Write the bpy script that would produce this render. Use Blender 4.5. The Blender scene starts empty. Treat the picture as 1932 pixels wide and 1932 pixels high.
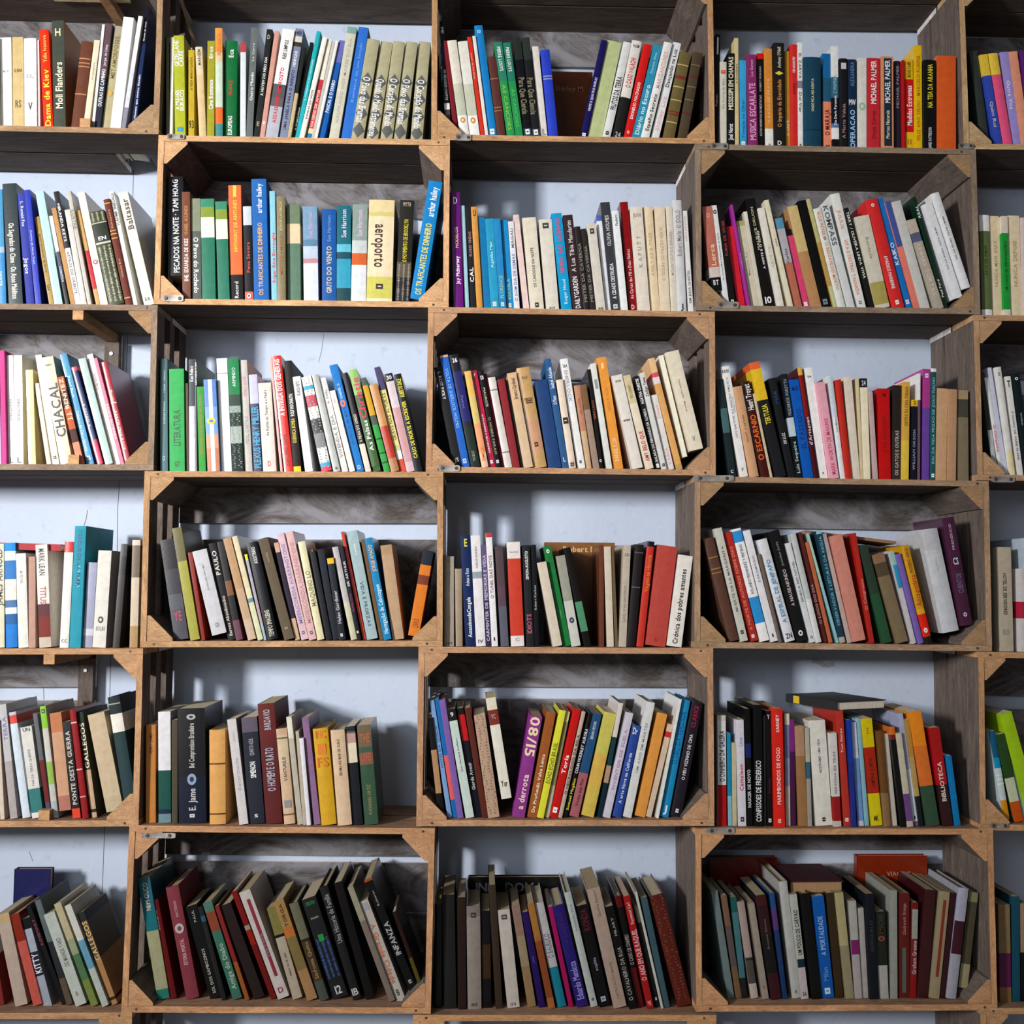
import bpy, math, random, re
from mathutils import Vector, Matrix
C = bpy.context.scene.collection
S = bpy.context.scene
# ---------------------------------------------------------------- camera
F = 1950.0
CAM = Vector((0.0, -1.86, 0.0))
VX, VY, ROLL = 902.0, 1106.0, math.radians(0.42)      # where the wall's normal vanishes
def cam_matrix():
    n = Vector((VX-966, -(VY-966), -F))                # wall normal (world +Y) in camera space
    c, s = math.cos(ROLL), math.sin(ROLL)
    n = n.normalized()
    up0 = Vector((s, c, 0))                            # world up seen in the picture plane
    up = (up0 - n*up0.dot(n)).normalized()
    right = n.cross(up).normalized()                   # world +X
    # rows of world->camera^T : columns are the world axes written in camera space
    M = Matrix((right, n, up))                         # rows: world X,Y,Z in camera coordinates
    return M                                           # M @ camvec = world vec
RM = cam_matrix()
def ray(px, py):
    return RM @ Vector((px-966, -(py-966), -F))
def at(px, py, Y):                                     # the point of the plane y=Y behind pixel (px,py)
    d = ray(px, py); k = (Y-CAM.y)/d.y
    return CAM + d*k
cam = bpy.data.cameras.new('camera'); co = bpy.data.objects.new('camera', cam); C.objects.link(co)
cam.sensor_width = 36; cam.lens = 36*F/1932; cam.clip_start = .05
co.matrix_world = Matrix.Translation(CAM) @ RM.to_4x4()
S.camera = co
# ---------------------------------------------------------------- light, world, exposure
S.view_settings.view_transform = 'Standard'; S.view_settings.look = 'None'
S.view_settings.gamma = 1; S.view_settings.exposure = 0.13
w = bpy.data.worlds.new('world'); S.world = w; w.use_nodes = True
w.node_tree.nodes['Background'].inputs[0].default_value = (1, .92, .89, 1)
w.node_tree.nodes['Background'].inputs[1].default_value = .11
def area(name, loc, tgt, sx, sy, e, col, spread=180):
    l = bpy.data.lights.new(name, 'AREA'); l.shape = 'RECTANGLE'; l.size = sx; l.size_y = sy; l.energy = e; l.color = col; l.spread = math.radians(spread)
    o = bpy.data.objects.new(name, l); C.objects.link(o); o.location = loc
    o.rotation_euler = (Vector(tgt)-Vector(loc)).to_track_quat('-Z', 'Y').to_euler()
    return o
area('window_and_fill_light', (-2.55, -2.7, .60), (-.30, 0, .42), .30, .50, 25, (1, .975, .96), 70)
area('window_and_fill_light', (-1.2, -3.0, .75), (0, 0, .15), 1.2, .7, 17, (.86, .92, 1))  # added soft fill, no window stands behind this one
# ---------------------------------------------------------------- helpers
def lin(h):
    if len(h) == 3: h = ''.join(c*2 for c in h)
    v = [int(h[i:i+2], 16)/255 for i in (0, 2, 4)]
    return tuple(c/12.92 if c <= .04045 else ((c+.055)/1.055)**2.4 for c in v)
class MB:
    def __init__(s): s.v = []; s.f = []; s.c = []; s.m = []
    def quad(s, pts, col, m=0):
        n = len(s.v); s.v += [tuple(p) for p in pts]; s.f.append(tuple(range(n, n+len(pts)))); s.c.append(col); s.m.append(m)
    def add(s, o, M=None):
        n = len(s.v); s.v += [tuple(M @ Vector(p)) for p in o.v] if M else o.v
        s.f += [tuple(i+n for i in f) for f in o.f]; s.c += o.c; s.m += o.m
    def box(s, x0, x1, y0, y1, z0, z1, col, m=0, ym=None):
        P = [(x, y, z) for x in (x0, x1) for y in (y0, y1) for z in (z0, z1)]
        for k, f in enumerate(((0, 1, 3, 2), (4, 6, 7, 5), (0, 4, 5, 1), (2, 3, 7, 6), (0, 2, 6, 4), (1, 5, 7, 3))):
            s.quad([P[i] for i in f], col, (ym if ym is not None and k == 2 else m))
    def obj(s, name, mats, parent=None, smooth=False, bevel=0):
        me = bpy.data.meshes.new(name); me.from_pydata(s.v, [], s.f)
        for m in mats: me.materials.append(m)
        a = me.color_attributes.new('Col', 'FLOAT_COLOR', 'CORNER')
        buf = []
        for f, c in zip(s.f, s.c):
            buf += (list(c[:3])+[1.0])*len(f)
        a.data.foreach_set('color', buf)
        me.polygons.foreach_set('material_index', s.m)
        if smooth: me.polygons.foreach_set('use_smooth', [True]*len(s.f))
        me.update()
        o = bpy.data.objects.new(name, me); C.objects.link(o)
        if parent is not None: o.parent = parent
        if bevel:
            b = o.modifiers.new('bevel', 'BEVEL'); b.width = bevel; b.segments = 2; b.limit_method = 'ANGLE'
        return o
def tag(o, label, cat, group=None, kind=None):
    if label: o['label'] = label
    if cat: o['category'] = cat
    if group: o['group'] = group
    if kind: o['kind'] = kind
    return o
def empty(name, loc=(0, 0, 0)):
    o = bpy.data.objects.new(name, None); C.objects.link(o); o.location = loc; o.empty_display_size = .02
    return o
# ---------------------------------------------------------------- materials (procedural)
def mat(name):
    m = bpy.data.materials.new(name); m.use_nodes = True
    return m, m.node_tree.nodes, m.node_tree.links, m.node_tree.nodes['Principled BSDF']
def N(ns, t, **k):
    n = ns.new(t)
    for a, b in k.items(): setattr(n, a, b)
    return n
def mix(ns, ls, fac, a, b, mode='MIX'):
    n = N(ns, 'ShaderNodeMix', data_type='RGBA', blend_type=mode)
    for i, v in ((0, fac), (6, a), (7, b)):
        if hasattr(v, 'links'): ls.new(v, n.inputs[i])
        elif i == 0: n.inputs[0].default_value = v
        else: n.inputs[i].default_value = tuple(v)+((1,) if len(v) == 3 else ())
    return n.outputs[2]
def ramp(ns, ls, src, pts):
    r = N(ns, 'ShaderNodeValToRGB'); e = r.color_ramp.elements
    e[0].position, e[0].color = pts[0][0], tuple(pts[0][1])+(1,)
    e[1].position, e[1].color = pts[-1][0], tuple(pts[-1][1])+(1,)
    for p, c in pts[1:-1]:
        x = e.new(p); x.color = tuple(c)+(1,)
    ls.new(src, r.inputs[0]); return r.outputs[0]
def noise(ns, ls, scale, detail=4, stretch=(1, 1, 1), rough=.6, dist=0):
    tc = N(ns, 'ShaderNodeTexCoord'); mp = N(ns, 'ShaderNodeMapping'); mp.inputs[3].default_value = stretch
    ls.new(tc.outputs['Object'], mp.inputs[0])
    n = N(ns, 'ShaderNodeTexNoise'); n.inputs['Scale'].default_value = scale; n.inputs['Detail'].default_value = detail
    n.inputs['Roughness'].default_value = rough; n.inputs['Distortion'].default_value = dist
    ls.new(mp.outputs[0], n.inputs[0]); return n.outputs[0]
def bump(ns, ls, src, bs, st, d=.001):
    b = N(ns, 'ShaderNodeBump'); b.inputs['Strength'].default_value = st; b.inputs['Distance'].default_value = d
    ls.new(src, b.inputs['Height']); ls.new(b.outputs[0], bs.inputs['Normal'])
def cover_mat(name, rough, coat):
    m, ns, ls, bs = mat(name)
    a = N(ns, 'ShaderNodeVertexColor'); a.layer_name = 'Col'
    wear = ramp(ns, ls, noise(ns, ls, 90, 5), [(.3, (.86, .84, .8)), (.62, (1, 1, 1))])
    ls.new(mix(ns, ls, 1.0, a.outputs[0], wear, 'MULTIPLY'), bs.inputs['Base Color'])
    bs.inputs['Roughness'].default_value = rough; bs.inputs['Coat Weight'].default_value = coat; bs.inputs['Specular IOR Level'].default_value = .32; bs.inputs['Coat Roughness'].default_value = .12
    bump(ns, ls, noise(ns, ls, 160, 3), bs, .25, .0004)
    return m
M_GLOSS = cover_mat('laminated_cover', .36, .28); M_MATTE = cover_mat('matte_cover', .62, 0)
def ink_mat():
    m, ns, ls, bs = mat('printed_ink')
    a = N(ns, 'ShaderNodeVertexColor'); a.layer_name = 'Col'; ls.new(a.outputs[0], bs.inputs['Base Color'])
    bs.inputs['Roughness'].default_value = .5; return m
M_INK = ink_mat()
def paper_mat():
    m, ns, ls, bs = mat('page_edges')
    a = N(ns, 'ShaderNodeVertexColor'); a.layer_name = 'Col'
    st = ramp(ns, ls, noise(ns, ls, 60, 3, (30, 1, 1)), [(.3, (.72, .66, .56)), (.6, (1, 1, 1))])
    ls.new(mix(ns, ls, 1.0, a.outputs[0], st, 'MULTIPLY'), bs.inputs['Base Color']); bs.inputs['Roughness'].default_value = .9
    return m
M_PAPER = paper_mat()
def wood_mat(name, dark, light, stretch, sc=9, pale=None):
    m, ns, ls, bs = mat(name)
    n1 = noise(ns, ls, sc, 8, stretch, .62, 1.2)
    base = ramp(ns, ls, n1, [(.3, dark), (.5, [(d+l)/2 for d, l in zip(dark, light)]), (.68, light)])
    fine = ramp(ns, ls, noise(ns, ls, sc*9, 4, stretch), [(.35, (.7, .68, .66)), (.6, (1, 1, 1))])
    col = mix(ns, ls, 1.0, base, fine, 'MULTIPLY')
    if pale:
        patch = ramp(ns, ls, noise(ns, ls, 7, 9, (1, 1, 1.6), .7, 1.5), [(.40, (0, 0, 0)), (.60, (.9, .9, .9))])
        col = mix(ns, ls, patch, col, pale)
    a = N(ns, 'ShaderNodeVertexColor'); a.layer_name = 'Col'
    ls.new(mix(ns, ls, 1.0, col, a.outputs[0], 'MULTIPLY'), bs.inputs['Base Color'])
    bs.inputs['Roughness'].default_value = .85
    bump(ns, ls, n1, bs, .5, .0015)
    return m
DK = (.085, .062, .05); LT = (.20, .155, .13)
M_WX = wood_mat('weathered_plank_lengthwise', (.055, .036, .026), (.135, .095, .072), (1, 6, 6), pale=None)
M_WZ = wood_mat('weathered_plank_upright', DK, LT, (6, 6, 1))
M_BACK = wood_mat('mottled_back_slat', (.060, .050, .046), (.135, .112, .10), (1, 6, 4), pale=(.27, .265, .29))
M_WY = wood_mat('weathered_post', DK, LT, (6, 1, 6))
M_EDGE = wood_mat('sawn_plank_edge', (.58, .53, .50), (1.08, 1.08, 1.08), (1.0, 5, 5), 11)
M_EDGZ = wood_mat('sawn_plank_edge_upright', (.58, .53, .50), (1.08, 1.08, 1.08), (5, 5, 1.0), 11)
M_GRAIN = wood_mat('end_grain', (.62, .6, .58), (1.05, 1.05, 1.05), (2, 2, 5), 14)
def metal_mat():
    m, ns, ls, bs = mat('galvanised_metal')
    c = ramp(ns, ls, noise(ns, ls, 60, 5), [(.35, (.20, .18, .16)), (.6, (.42, .40, .37))])
    ls.new(c, bs.inputs['Base Color']); bs.inputs['Metallic'].default_value = .45; bs.inputs['Roughness'].default_value = .5
    return m
M_METAL = metal_mat()
def plain(name, col, r=.6, me=0):
    m, ns, ls, bs = mat(name); bs.inputs['Base Color'].default_value = tuple(col)+(1,); bs.inputs['Roughness'].default_value = r
    bs.inputs['Metallic'].default_value = me
    bump(ns, ls, noise(ns, ls, 80, 3), bs, .2, .0004); return m
M_SCREW = plain('dark_screw', (.10, .075, .06), .5, .5)
M_SHINY = plain('pale_screw', (.62, .68, .75), .35, .6)
M_CRACK = plain('crack_shadow_line', (.17, .18, .20), .95)  # dark line colour of the wall cracks
def wall_mat():
    m, ns, ls, bs = mat('painted_wall')
    c = ramp(ns, ls, noise(ns, ls, 3, 6), [(.3, (.50, .58, .72)), (.7, (.58, .66, .80))])
    sp = ramp(ns, ls, noise(ns, ls, 45, 6), [(.28, (.86, .86, .87)), (.42, (1, 1, 1))])
    ls.new(mix(ns, ls, 1.0, c, sp, 'MULTIPLY'), bs.inputs['Base Color']); bs.inputs['Roughness'].default_value = .75
    bump(ns, ls, noise(ns, ls, 60, 6), bs, .35, .002); return m
M_WALL = wall_mat()
# ---------------------------------------------------------------- the setting: the painted wall behind the crates
DEP = .185; WALLY = .197
b = MB(); b.box(-2.2, 2.2, WALLY, WALLY+.12, -1.6, 1.9, (1, 1, 1))
wall = b.obj('wall_back', [M_WALL]); tag(wall, 'pale blue painted wall behind the crates', 'wall', kind='structure')
def strip(name, pts, wd, th, m, parent=None):         # a thin band along points of the wall
    b = MB()
    for (p, q) in zip(pts, pts[1:]):
        P, Q = at(p[0], p[1], WALLY), at(q[0], q[1], WALLY)
        d = (Q-P).normalized(); s = Vector((-d.z, 0, d.x))*wd/2
        a = [P+s, P-s, Q-s, Q+s]; fr = [v+Vector((0, -th, 0)) for v in a]
        b.quad(fr, (1, 1, 1)); 
        for i in range(4): b.quad([a[i], a[(i+1) % 4], fr[(i+1) % 4], fr[i]], (1, 1, 1))
    return b.obj(name, [m], parent)
strip('crack', [(252, 320), (249, 420), (240, 660), (237, 740), (222, 960), (221, 1080), (209, 1240), (207, 1310), (196, 1600), (192, 1700)], .0012, .0003, M_CRACK, wall)
strip('crack', [(165, 962), (163, 978), (159, 990), (157, 1000)], .0011, .0003, M_CRACK, wall)
strip('crack', [(82, 1292), (83, 1320)], .0012, .0003, M_CRACK, wall)
strip('crack', [(611, 630), (607, 660), (601, 684)], .0008, .0003, M_CRACK, wall)
strip('crack', [(55, 1606), (62, 1625)], .0009, .0003, M_CRACK, wall)
strip('plaster_scar', [(1532, 1246), (1545, 1249), (1556, 1256), (1574, 1253)], .009, .0006, plain('grey_plaster', (.40, .42, .46), .9), wall)
# ---------------------------------------------------------------- crates
BX = (-240, 300, 830, 1335, 1850, 2390)
BY = [(-80, -66, -55, -46, -38, -30), (242, 254, 264, 272, 281, 290), (570, 575, 580, 586, 594, 602), (886, 888, 890, 899, 906, 913),
      (1224, 1222, 1220, 1222, 1230, 1238), (1562, 1560, 1559, 1559, 1566, 1574), (1914, 1906, 1917, 1913, 1903, 1900), (2260,)*6]
BY.insert(0, tuple(y-316 for y in BY[0]))              # BY[r+1] is the seam above row r
def seam(r, px):
    ys = BY[r+1]
    for i in range(5):
        if px <= BX[i+1] or i == 4:
            t = (px-BX[i])/(BX[i+1]-BX[i]); return ys[i]*(1-t)+ys[i+1]*t
CR = {  # (row, column): left, right outer edge in pixels at mid height, colour of the sawn edges
 (-1, 1): (300, 842, 'B08C66'), (-1, 3): (1318, 1838, 'B08C66'),
 (0, 0): (-236, 305, 'B08F6C'), (0, 2): (814, 1347, 'C89C6E'), (0, 4): (1813, 2345, 'C8A87C'),
 (1, 1): (294, 848, 'D8AC7E'), (1, 3): (1312, 1846, '94826E'), (1, -1): (-800, -250, '94826E'),
 (2, 0): (-241, 294, '94806C'), (2, 2): (805, 1350, 'C09670'), (2, 4): (1840, 2370, 'BC9670'),
 (3, 1): (268, 836, 'BE966C'), (3, 3): (1310, 1869, 'AA8C6E'), (3, -1): (-820, -262, 'A08468'),
 (4, 0): (-270, 266, 'C4986E'), (4, 2): (787, 1347, 'C0946E'), (4, 4): (1847, 2400, 'C09468'),
 (5, 1): (236, 817, 'C4946A'), (5, 3): (1312, 1878, 'C8966A'), (5, -1): (-860, -310, 'A08468'),
 (6, 0): (-300, 244, 'C09468'), (6, 2): (776, 1352, 'C89868'), (6, 4): (1852, 2420, 'C09468')}
ROWN = {-1: 'above the top row', 0: 'top row', 1: 'second row', 2: 'third row', 3: 'fourth row', 4: 'fifth row', 5: 'sixth row', 6: 'below the sixth row'}
COLN = {-1: 'far left box', 0: 'leftmost box', 1: 'second box', 2: 'middle box', 3: 'fourth box', 4: 'rightmost box'}
T = .0105; POST = .043
GEO = {}
for k, (xl, xr, ec) in CR.items():
    r, c = k; xc = (xl+xr)/2
    tl, tr, bl, br = (at(x, seam(q, x), 0) for q, x in ((r, xl), (r, xr), (r+1, xl), (r+1, xr)))
    tilt = math.atan2((tr.z-tl.z)+(br.z-bl.z), (tr.x-tl.x)+(br.x-bl.x))
    ctr = (tl+tr+bl+br)/4
    GEO[k] = [ctr, ((tr.x-tl.x)+(br.x-bl.x))/4-.0004, ((tl.z-bl.z)+(tr.z-br.z))/4-.0004, tilt]
def plank(name, par, x0, x1, y0, y1, z0, z1, col, axis, rnd, back=False):
    inner = y0 > .01
    """one board: dark weathered faces, paler sawn edge to the front, a slight wobble along its length"""
    b = MB(); m = {'x': 0, 'z': 1}[axis]
    n = 7; w = (1, 1, 1); P = []
    for i in range(n+1):
        t = i/n; j = [rnd.uniform(-.0006, .0006) for _ in range(4)]
        if axis == 'x':
            x = x0+(x1-x0)*t; P.append([(x, y0+j[0], z0), (x, y1+j[1], z0), (x, y1+j[1], z1), (x, y0+j[0], z1)])
        else:
            z = z0+(z1-z0)*t; P.append([(x0, y0+j[0], z), (x1, y0+j[0], z), (x1, y1+j[1], z), (x0, y1+j[1], z)])
    e = tuple(v*1.2 for v in lin(col)); fm = 2 if axis == 'x' else 3
    for A, B in zip(P, P[1:]):
        for i in range(4):
            front = (not back) and (not inner) and (axis == 'x' and i == 3) or (axis == 'z' and i == 0 and not inner)
            q = [A[i], A[(i+1) % 4], B[(i+1) % 4], B[i]]
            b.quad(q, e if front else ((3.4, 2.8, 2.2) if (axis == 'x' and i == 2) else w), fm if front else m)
    if inner: e = w
    b.quad(P[0][::-1], e, fm); b.quad(P[-1], e, fm)
    return b.obj(name, [M_BACK if back else M_WX, M_WZ, M_EDGE, M_EDGZ], par, bevel=.0007)
def crate(k):
    ctr, hw, hh, tilt = GEO[k]; r, c = k; ec = CR[k][2]; rnd = random.Random(r*17+c*3+5)
    root = empty('fruit_crate', (ctr.x, 0, ctr.z)); root.rotation_euler = (0, -tilt, 0)
    grey = 'grey weathered' if ec in ('94826E', '94806C', 'AA8C6E') else 'brown'
    side = {0: 'leftmost', 1: 'second column', 2: 'middle column', 3: 'fourth column', 4: 'rightmost', -1: 'far left'}[c]
    tag(root, '%s slatted wooden crate on its side, %s, %s' % (grey, ROWN[r], side), 'crate', 'fruit crates stacked as bookshelves')
    D = DEP
    g = .006
    # long boards above and below, two deep
    split = D*rnd.uniform(.46, .54)
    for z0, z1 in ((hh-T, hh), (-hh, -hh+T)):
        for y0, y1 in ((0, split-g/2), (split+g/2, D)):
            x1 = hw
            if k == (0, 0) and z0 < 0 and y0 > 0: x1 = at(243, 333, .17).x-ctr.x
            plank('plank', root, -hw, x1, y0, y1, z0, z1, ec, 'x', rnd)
    # end boards, three narrow upright ones with open gaps
    lay = ((0, .046), (.078, .108), (.140, .183)) if c in (-1, 0, 1, 2) else ((0, .060), (.064, .118), (.127, .184))
    for x0, x1 in ((-hw, -hw+T), (hw-T, hw)):
        for y0, y1 in lay:
            plank('end_slat', root, x0, x1, y0, y1, -hh+T+.0002, hh-T-.0002, ec, 'z', rnd)
    # triangular corner posts running the full depth
    for sx in (-1, 1):
        for sz in (-1, 1):
            b = MB(); L = POST*rnd.uniform(.92, 1.08); X, Z = sx*(hw-T-.0003), sz*(hh-T-.0003)
            tri = [(X, Z), (X-sx*L, Z), (X, Z-sz*L)]
            ch = .12*L
            poly = [(X, Z), (X-sx*L, Z), (X-sx*L, Z-sz*ch), (X-sx*ch, Z-sz*L), (X, Z-sz*L)]
            e = tuple(v*1.15 for v in lin(ec if grey == 'brown' else 'A88660'))
            y0, y1 = .001, D-.002; n = len(poly)
            fr = [(p[0], y0, p[1]) for p in poly]; bk = [(p[0], y1, p[1]) for p in poly]
            b.quad(fr if sx*sz > 0 else fr[::-1], e, 1); b.quad(bk, (1, 1, 1), 0)
            for i in range(n): b.quad([fr[i], fr[(i+1) % n], bk[(i+1) % n], bk[i]], (1, 1, 1), 0)
            b.obj('corner_post', [M_WY, M_GRAIN], root)
    # slats of the crate's own floor, now its back; open strips show the wall
    H = 2*hh-2*T
    half = k in ((0, 0), (2, 0), (4, 0))
    xb = (at({0: 228, 2: 228, 4: 200}[r], 700, DEP).x-ctr.x) if half else hw-T
    lays = {(2, 2): [(.705, .995), (.0, .64)], (4, 2): [(.735, .995), (.0, .655)], (5, 1): [(.71, .995), (.36, .665), (.0, .34)],
            (5, 3): [(.755, .995), (.0, .66)], (4, 0): [(.74, .995), (.36, .65), (.0, .34)], (4, 4): [(.71, .995), (0, .62)]}.get(k, [(.755, .995), (.0, .645)])
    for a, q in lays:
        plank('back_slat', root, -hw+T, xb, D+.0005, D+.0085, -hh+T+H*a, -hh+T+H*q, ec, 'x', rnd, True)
    if half:                                            # centre battens with a screw
        bw = .028; z1 = hh-T-.0003
        b = MB(); b.box(xb-bw, xb, D-.014, D-.0001, -hh+T+.018, z1-.018, (1, 1, 1), 0, 0); b.obj('upright_batten', [M_WZ], root, bevel=.001)
        e = tuple(v*1.15 for v in lin('D0A070'))
        for zz in ((z1-.017, z1), (-hh+T+.0003, -hh+T+.0173)):
            b = MB(); b.box(xb-bw+.003, xb-.006, .002, D-.001, zz[0], zz[1], tuple(v*.8 for v in e), 1)
            b.quad([(xb-bw+.003, .0016, zz[0]), (xb-.006, .0016, zz[0]), (xb-.006, .0016, zz[1]), (xb-bw+.003, .0016, zz[1])], e, 1)
            b.obj('batten', [M_WY, M_GRAIN], root)
        if r == 0:
            P0, P1 = at(98, 25, .09), at(243, 25, .09)
            b = MB(); b.box(P0.x-ctr.x, P1.x-ctr.x, split-g/2-.002, split+g/2+.002, z1-.0065, z1-.0005, tuple(v*1.3 for v in lin('E8D8B0'))); b.obj('gap_lath', [M_EDGE], root)  # added pale strip, paints the lit front edge of the rear top board
        p = at({0: 240, 2: 214, 4: 180}[r], {0: 20, 2: 668, 4: 1265}[r], D-.014)
        disc('screw_head', .0042, .0025, M_SHINY, root, (xb-bw/2, D-.0142, p.z-ctr.z))
    # nails in the front edges of the long boards
    for sx in (-1, 1):
        for sz in (-1, 1):
            disc('nail_head', .0022, .0008, M_SCREW, root, (sx*(hw-.019-rnd.uniform(0, .01)), -.0002, sz*(hh-T/2)))
    return root
def disc(name, r, h, m, par, loc, n=14):
    b = MB(); ring = [(r*math.cos(i*2*math.pi/n), r*math.sin(i*2*math.pi/n)) for i in range(n)]
    f = [(x*.8, -h, z*.8) for x, z in ring]; k = [(x, 0, z) for x, z in ring]
    b.quad(f, (1, 1, 1))
    for i in range(n): b.quad([f[i], k[i], k[(i+1) % n], f[(i+1) % n]], (1, 1, 1))
    b.quad(k[::-1], (1, 1, 1)); b.quad([(-r*.5, -h-.0001, -r*.1), (r*.5, -h-.0001, -r*.1), (r*.5, -h-.0001, r*.1), (-r*.5, -h-.0001, r*.1)], (.3, .3, .3))
    o = b.obj(name, [m], par); o.location = loc; return o
for k in CR: crate(k)
# flat metal straps that join neighbouring crates
BR = [(316, 349, 254, 263, 'top row, over the second crate'), (860, 889, 254, 266, 'top row, under the cream books'), (1341, 1373, 271, 282, 'top row, under the black glossy book'),
      (1808, 1835, 271, 281, 'top row, at the right end'), (307, 347, 558, 569, 'second row, under the tall black book'), (1352, 1393, 570, 582, 'second row, under the leaning white books'),
      (828, 868, 878, 889, 'third row, under the blue and black books'), (1308, 1384, 897, 908, 'third row, between middle and fourth crates'), (1870, 1913, 899, 910, 'third row, at the right edge'),
      (268, 332, 1571, 1581, 'fifth row, over the second crate'), (1333, 1385, 1561, 1572, 'fifth row, under the red and white book'), (1868, 1901, 1553, 1562, 'fifth row, at the right edge')]
for x0, x1, y0, y1, pl in BR:
    P, Q = at(x0, y1, 0), at(x1, y0, 0); L = Q.x-P.x; Hh = Q.z-P.z
    root = empty('metal_strap', (P.x+L/2, -.0012, P.z+Hh/2))
    tag(root, 'flat metal strap on the crate edge, %s' % pl, 'metal strap', 'metal straps joining the crates')
    b = MB(); n = 10
    for i in range(n):
        a, c_ = -L/2+L*i/n, -L/2+L*(i+1)/n; za, zb = [Hh/2*(1 if 0 < j < n else .75) for j in (i, i+1)]
        ya, yb = [-.0012-.0006*math.cos(j*math.pi/n*2) for j in (i, i+1)]
        b.quad([(a, ya, -za), (c_, yb, -zb), (c_, yb, zb), (a, ya, za)], (1, 1, 1)); b.quad([(a, .0008, za), (c_, .0008, zb), (c_, .0008, -zb), (a, .0008, -za)], (1, 1, 1))
        b.quad([(a, ya, za), (c_, yb, zb), (c_, .0008, zb), (a, .0008, za)], (1, 1, 1)); b.quad([(a, .0008, -za), (c_, .0008, -zb), (c_, yb, -zb), (a, ya, -za)], (1, 1, 1))
    plate = b.obj('plate', [M_METAL], root)
    for s in (-1, 1): disc('screw', .0034, .0012, M_SCREW, plate, (s*L*.33, -.0016, 0))
# ---------------------------------------------------------------- lettering
GL = {}
def glyph(ch):
    if ch in GL: return GL[ch]
    cu = bpy.data.curves.new('g', 'FONT'); cu.body = ch; cu.resolution_u = 2; cu.fill_mode = 'FRONT'; cu.offset = .02
    o = bpy.data.objects.new('g', cu); C.objects.link(o); bpy.context.view_layer.update()
    me = bpy.data.meshes.new_from_object(o.evaluated_get(bpy.context.evaluated_depsgraph_get()))
    v = [(p.co.x, p.co.y) for p in me.vertices]; f = [tuple(q.vertices) for q in me.polygons]
    bpy.data.objects.remove(o); bpy.data.curves.remove(cu); bpy.data.meshes.remove(me)
    x0 = min([p[0] for p in v] or [0]); x1 = max([p[0] for p in v] or [.28])
    GL[ch] = ([(p[0]-x0, p[1]) for p in v], f, x1-x0); return GL[ch]
def textpath(s):
    V = []; Fc = []; x = 0
    for ch in s:
        if ch == ' ': x += .33; continue
        v, f, wd = glyph(ch); n = len(V)
        V += [(p[0]+x, p[1]) for p in v]; Fc += [tuple(i+n for i in q) for q in f]; x += wd+.075
    return V, Fc, max(x-.075, .1)
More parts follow.
